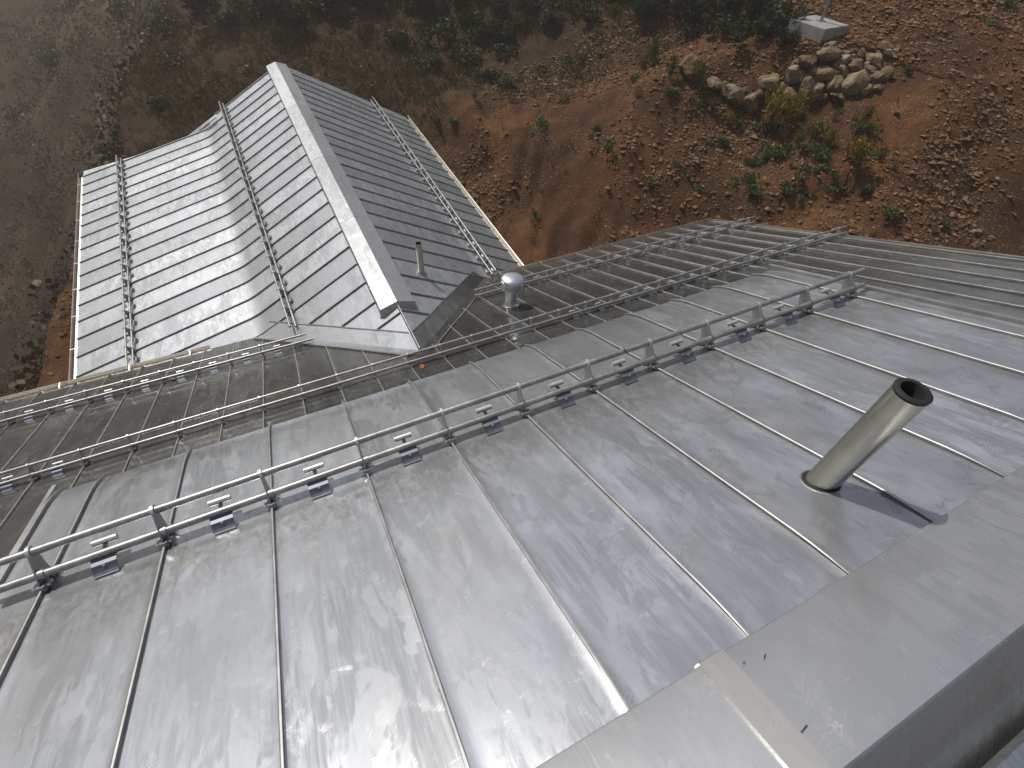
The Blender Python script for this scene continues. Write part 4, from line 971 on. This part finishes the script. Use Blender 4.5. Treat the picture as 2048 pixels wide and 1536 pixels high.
NM = {'green': ('weed', 'low leafy green weed on the bare brown slope', 'green weeds on the slope'), 'dark': ('shrub', 'dense dark green shrub along the top of the slope', 'dark shrubs upslope'),
      'yellow': ('flowering_weed', 'yellow-flowered weed clump with thin stalks', 'yellow weeds on the slope'), 'olive': ('weed', 'olive green upright weed clump on the slope', 'olive weeds on the slope'),
      'creep': ('creeper', 'dark green creeper patch sprawling over the slope below the boulders', 'creepers on the slope'), 'dry': ('dry_weed', 'dry brown weed clump on the slope', 'dry weeds on the slope'), 'tall': ('shrub', 'tall dark upright shrub at the top edge of the slope', 'tall shrubs upslope')}
cnt = [0]; PL = []
def plant(u, v, px, kind, hs=1.0, label=None, P=None, size=None):
    cnt[0] += 1; k = cnt[0]
    P = at(u, v) if P is None else P; s_ = px * mpp(P) if size is None else size
    nm, lab, grp = NM[kind]
    T = Matrix.Translation(P - Vector((0, 0, .05 * s_))) @ Matrix.Rotation(k * 2.4, 4, 'Z') @ Matrix.Diagonal((s_, s_, s_ * hs, 1))
    o = empty(nm, P); tag(o, label or lab, 'plant', grp); PL.append((o, u))
    inst('foliage', FOL[kind][k % len(FOL[kind])], o, T); inst('stem', STM[k % 3], o, T)
    return o
for (u, v, px, kd, hs) in [(1437,302,13,'green',1.1),(1735,376,17,'green',1),(1773,432,18,'green',1),(1265,172,11,'green',1.1),(1192,274,9,'green',1.2),(1210,322,11,'green',1.2),(1085,258,18,'green',.8),(1165,118,10,'green',1),(1200,116,9,'green',1),(1815,142,12,'green',.8),
  (1978,54,11,'green',.9),(2015,8,14,'green',.9),(1890,448,12,'green',.9),(1295,384,9,'green',1.4),(1070,430,9,'green',1.1),(1180,290,8,'green',1),(1335,200,15,'green',1),(1478,240,13,'green',1),(1508,253,10,'green',1),(1675,228,9,'green',1),(1600,235,11,'green',1),(1390,400,10,'green',.8),(1345,360,8,'green',1),(870,250,10,'green',1),(905,262,10,'green',1),(1140,118,9,'green',1),
  (1502,345,24,'creep',1.2),(1478,385,22,'creep',1.2),(1530,318,22,'creep',1.2),(1552,338,24,'creep',1.2),(1590,365,26,'creep',1.2),(1612,338,26,'creep',1.2),(1575,395,20,'creep',1.1),(1640,365,20,'creep',1.1),(1690,370,22,'creep',1.1),(1500,410,18,'creep',1.1),(1610,392,16,'creep',1.0),
  (1535,258,34,'yellow',1.5),(1570,262,30,'yellow',1.4),(1612,222,14,'yellow',1.2),(1456,244,13,'yellow',1.1),(1690,340,30,'yellow',1.0),(1700,355,24,'olive',1.0),(1615,302,26,'olive',1.0),(1640,318,22,'olive',1.0),(1718,262,16,'olive',1.6),(1712,272,18,'green',1.1),(1695,262,12,'yellow',1.0),(1755,325,16,'olive',1.1),(1580,318,20,'olive',1),
  (1745,472,10,'yellow',1.0),(1640,470,9,'olive',.8),(1300,135,22,'olive',1.4),(1285,150,14,'olive',1.3),(1335,170,16,'olive',1.6),(1390,185,22,'olive',1.3),(1545,255,22,'green',.7),(1660,255,14,'dry',1),(1780,345,14,'dry',1),(1560,290,18,'dry',1.1),(1420,230,14,'dry',1),(1270,215,14,'dry',1),(1020,215,13,'dry',1),(950,225,14,'dry',1),(1130,210,14,'dry',1),(1750,300,10,'green',.8),(1400,215,12,'green',.9),(1860,470,10,'dry',1),(1930,330,12,'dry',1)]:
    plant(u, v, px * 1.3, kd, hs)
# dense shrubs and tall growth along the top of the view
for (u, v, px, kd, hs) in [(1552,58,36,'dark',1.2),(1535,72,40,'dark',1.1),(1500,58,48,'tall',1.3),(1450,52,50,'tall',1.3),(1405,46,46,'dark',1.2),(1360,40,46,'tall',1.2),(1310,30,40,'olive',1.3),(1270,20,40,'tall',1.2),(1220,12,38,'olive',1.2),(1578,98,20,'dark',.9),(1560,100,26,'dark',1),(1480,85,34,'dark',1),(1430,80,30,'dark',1),(1380,70,28,'dark',1),
  (1160,10,34,'olive',1.2),(1100,14,34,'olive',1.1),(1050,24,36,'tall',1.0),(1000,45,40,'tall',1),(960,70,42,'dark',1),(920,40,44,'tall',1.1),(880,85,40,'dark',.9),(840,30,44,'tall',1.1),(800,95,36,'dark',.8),(760,30,40,'tall',1),(690,20,40,'dark',1),(640,30,36,'dark',1),(1010,110,30,'dark',.8),(930,120,34,'dark',.8),(860,140,28,'dark',.8),(1010,180,26,'dark',.8),(970,165,30,'dark',.8),(900,175,26,'dry',.9),(790,165,22,'dry',.9),(720,75,26,'dry',1),
  (640,110,24,'dry',1),(590,60,34,'dark',1),(520,40,34,'dark',1),(460,60,34,'dark',.9),(400,20,40,'dark',1),(330,60,36,'dark',.8),(260,30,40,'dark',.9),(180,60,40,'dark',.8),(90,40,40,'dark',.8),(350,130,30,'dark',.7),(420,130,26,'dry',.8),(240,150,30,'dark',.7),(130,170,34,'dark',.7),(40,140,34,'dark',.7),(60,260,30,'dark',.7),(180,260,26,'dry',.8),(320,210,24,'dark',.7)]:
    plant(u, v, px, kd, hs, label={'dark': None, 'tall': None, 'olive': 'olive green shrub along the top of the slope', 'dry': 'dry brown brush behind the wing'}[kd])
for k_ in range(44):
    u_ = 560 + k_ * 24 + rng.uniform(-10, 10); v_ = rng.uniform(-12, 60) + max(0, 860 - u_) * .12 * rng.random() + (40 * rng.random() if 860 < u_ < 1030 else 0)
    if u_ < 1575: plant(u_, v_, rng.uniform(20, 34), rng.choice(['dark', 'dark', 'tall', 'olive']), rng.uniform(.8, 1.3), label='scrubby bush in the thicket at the top of the slope')
# grass and stubble: one uncountable mass
def grass(n, seed):
    r_ = np.random.default_rng(seed); V = []; Fc = []
    xs_ = r_.uniform(-14, 34, n * 5); ys_ = r_.uniform(10, 56, n * 5)
    up = sstep(24, 30, ys_ + .25 * (xs_ - 10))
    dn = np.clip(.03 + up * .95, 0, 1) * np.clip(.4 + 2.2 * fbm(xs_ * .3, ys_ * .3, 55, 3), 0, 1)
    ins = ((xs_ < 13.6) & (ys_ < 11.4)) | ((xs_ > -6.4) & (xs_ < 7.4) & (ys_ < 24.6))
    keep = (r_.uniform(0, 1, n * 5) < dn) & ~ins
    xs_ = xs_[keep][:n]; ys_ = ys_[keep][:n]; z = height(xs_, ys_)
    for x, y, h_ in zip(xs_, ys_, z):
        for q in range(4):
            a = r_.uniform(0, 6.28); L = r_.uniform(.10, .38); w_ = .010 + .008 * r_.uniform(); ox, oy = r_.normal(0, .06, 2)
            dx, dy = math.cos(a) * L * .6, math.sin(a) * L * .6; b = len(V)
            V += [(x + ox - w_, y + oy, h_ - .02), (x + ox + w_, y + oy, h_ - .02), (x + ox + dx * .5 + w_, y + oy + dy * .5, h_ + L * .7), (x + ox + dx, y + oy + dy, h_ + L)]
            Fc.append((b, b + 1, b + 2, b + 3))
    me = bpy.data.meshes.new('grass'); me.from_pydata(V, [], Fc); return me
gme = grass(15000, 3)
M_GRASS = leaf_material('wild_grass', (0.032, 0.034, 0.012), (0.13, 0.10, 0.05), .2); gme.materials.append(M_GRASS)
tag(inst('wild_grass', gme), 'thin wild grass and dry stubble over the upper slope', 'grass', kind='stuff')

# ------------------------------------------------------------------ trees up the valley side
TL = []
def tree(P, H, seed, label):
    r_ = random.Random(seed); o = empty('tree', P); tag(o, label, 'tree', 'trees above the slope'); q_ = P - CAM; TL.append((o, q_.dot(RIGHT) / q_.dot(FWD)))
    T = Matrix.Translation(P); mb = MB(); tips = []
    pts = [Vector((0, 0, -.4))]
    for k in range(1, 6): pts.append(Vector((r_.gauss(0, .12) * k, r_.gauss(0, .12) * k, H * .16 * k)))
    for k in range(5): mb.tube(pts[k], pts[k + 1], .16 * H / 8 * (1 - k * .17), 8, .16 * H / 8 * (1 - (k + 1) * .17), cap=False)
    for k in range(2, 6):
        for q in range(4):
            a = r_.uniform(0, 6.28); L = H * r_.uniform(.12, .26) * (1.25 - k * .12)
            e = pts[k] + Vector((math.cos(a) * L, math.sin(a) * L, L * r_.uniform(.3, .8))); mb.tube(pts[k], e, .035 * H / 8, 5, .012 * H / 8, cap=False); tips += [e, pts[k].lerp(e, .6)]
    mb.build('trunk', M_BARK, o, T)
    rn = np.random.default_rng(seed); V = []; Fc = []
    for e in tips:
        R_ = H * r_.uniform(.07, .13)
        for i in range(90):
            d = rn.normal(0, 1, 3); d /= np.linalg.norm(d); p = np.array(e) + d * R_ * rn.uniform(.2, 1.1); L = .20 * rn.uniform(.6, 1.4)
            f = rn.normal(0, 1, 3); f /= np.linalg.norm(f); s_ = np.cross(f, rn.normal(0, 1, 3)); s_ /= np.linalg.norm(s_)
            b = len(V); V += [tuple(p), tuple(p + f * L * .5 + s_ * L * .35), tuple(p + f * L), tuple(p + f * L * .5 - s_ * L * .35)]; Fc.append((b, b + 1, b + 2, b + 3))
    me = bpy.data.meshes.new('crown'); me.from_pydata(V, [], Fc); me.materials.append(M_DGR if seed % 2 else M_GRN); inst('crown', me, o, T)
for k, (x, y, H) in enumerate([(3, 45.5, 8), (7.5, 44.5, 7), (11.5, 45, 8), (15, 43.5, 8), (-0.5, 50, 9), (6, 52, 9), (13, 51, 9), (20, 47, 9), (26, 44, 9), (1, 58, 10), (9, 62, 11), (18, 58, 11), (30, 50, 10), (40, 42, 10), (46, 30, 10), (-1.5, 64, 10)]):
    z = float(height(np.array([float(x)]), np.array([float(y)]))[0]); tree(Vector((x, y, z)), H, 500 + k, 'leafy tree on the valley side beyond the wing')

def ordinals(items):
    by = {}
    for o, u in items: by.setdefault(o['label'], []).append((u, o.name, o))
    suf = lambda k: '%d%s' % (k, 'th' if 10 < k % 100 < 14 else {1: 'st', 2: 'nd', 3: 'rd'}.get(k % 10, 'th'))
    for lab, L in by.items():
        if len(L) < 2: continue
        L.sort(key=lambda q: (q[0], q[1]))
        for k, (u, nm, o) in enumerate(L): o['label'] = lab + (', leftmost of them' if k == 0 else ', rightmost of them' if k == len(L) - 1 else ', %s from the left' % suf(k + 1))
ordinals(PL); ordinals(LS); ordinals(TL)

# ------------------------------------------------------------------ far wood across the valley and added haze
def distant_wood(n, seed):
    r_ = np.random.default_rng(seed); V = []; Fc = []
    y = r_.uniform(5, 320, n * 3); d = 55 + 230 * r_.uniform(0, 1, n * 3) ** 1.2; x = np.interp(y, EDGE_Y, EDGE_X) - d
    keep = fbm(x * .03, y * .03, 91, 3) > -.12
    x = x[keep][:n]; y = y[keep][:n]; z = height(x, y)
    for a, b_, c_ in zip(x, y, z):
        H = r_.uniform(2.0, 5.0); w_ = H * r_.uniform(.28, .45); k = len(V); m_ = 6
        for q, (rr, zz) in enumerate(((.25, .0), (1, .25), (.75, .62), (.0, 1.0))):
            for t in range(m_ if rr > 0 else 1):
                an = 6.2832 * t / m_ + q; jr = rr * w_ * r_.uniform(.65, 1.25)
                V.append((a + jr * math.cos(an), b_ + jr * math.sin(an), c_ + H * zz * r_.uniform(.9, 1.08) - .1))
        for q in range(2):
            for t in range(m_): Fc.append((k + q * m_ + t, k + q * m_ + (t + 1) % m_, k + (q + 1) * m_ + (t + 1) % m_, k + (q + 1) * m_ + t))
        for t in range(m_): Fc.append((k + 2 * m_ + t, k + 2 * m_ + (t + 1) % m_, k + 3 * m_))
    me = bpy.data.meshes.new('distant_wood'); me.from_pydata(V, [], Fc); me.materials.append(matte('wood_mass', (0.022, 0.030, 0.012), (0.075, 0.070, 0.032), .35, .9, .6, .4)); return me
tag(inst('distant_wood', distant_wood(5000, 4)), 'wooded valley side far below on the left', 'wood', kind='stuff')
def valley_scrub(n, seed):
    r_ = np.random.default_rng(seed); y = r_.uniform(8, 190, n); d = 1.5 + 110 * r_.uniform(0, 1, n) ** 1.7; x = np.interp(y, EDGE_Y, EDGE_X) - d
    keep = fbm(x * .09, y * .09, 17, 3) > -.34; x = x[keep]; y = y[keep]; z = height(x, y); V = []; Fc = []
    for a, b_, c_ in zip(x, y, z):
        S = r_.uniform(.3, 1.3)
        P_ = np.array([a, b_, c_]) + r_.normal(0, 1, (16, 3)) * (S * .5, S * .5, S * .3) + (0, 0, S * .4)
        D_ = r_.normal(0, 1, (16, 3)); D_ /= np.linalg.norm(D_, axis=1)[:, None]; E_ = np.cross(D_, r_.normal(0, 1, (16, 3))); E_ /= np.linalg.norm(E_, axis=1)[:, None]
        L = S * .32
        for p_, f, g in zip(P_, D_, E_):
            k = len(V); V += [tuple(p_), tuple(p_ + f * L * .5 + g * L * .4), tuple(p_ + f * L), tuple(p_ + f * L * .5 - g * L * .4)]; Fc.append((k, k + 1, k + 2, k + 3))
    me = bpy.data.meshes.new('valley_scrub'); me.from_pydata(V, [], Fc); me.materials.append(leaf_material('scrub', (0.022, 0.020, 0.010), (0.070, 0.054, 0.028), .15)); return me
tag(inst('valley_scrub', valley_scrub(11000, 8)), 'brown and dark green scrub covering the drop on the left', 'scrub', kind='stuff')
hz, hn, hl, hb = newmat('smudge_haze'); hn.remove(hb)  # added haze volume imitating the murk of a smudged lens
pv = hn.new('ShaderNodeVolumePrincipled'); pv.inputs['Color'].default_value = (0.62, 0.55, 0.48, 1); pv.inputs['Density'].default_value = 0.0023; pv.inputs['Anisotropy'].default_value = 0.2
hl.new(pv.outputs[0], hn['Material Output'].inputs['Volume'])
zmin = float(GZ.min()) - 1.0; zmax = float(GZ.max()) + 12.0
tag(MB().box((gx[0] - 3, gy[0] - 3, zmin), (gx[-1] + 3, gy[-1] + 3, max(zmax, 6.0))).build('haze', hz), 'added thin haze standing in for a smudged-lens veil', 'haze', kind='stuff')
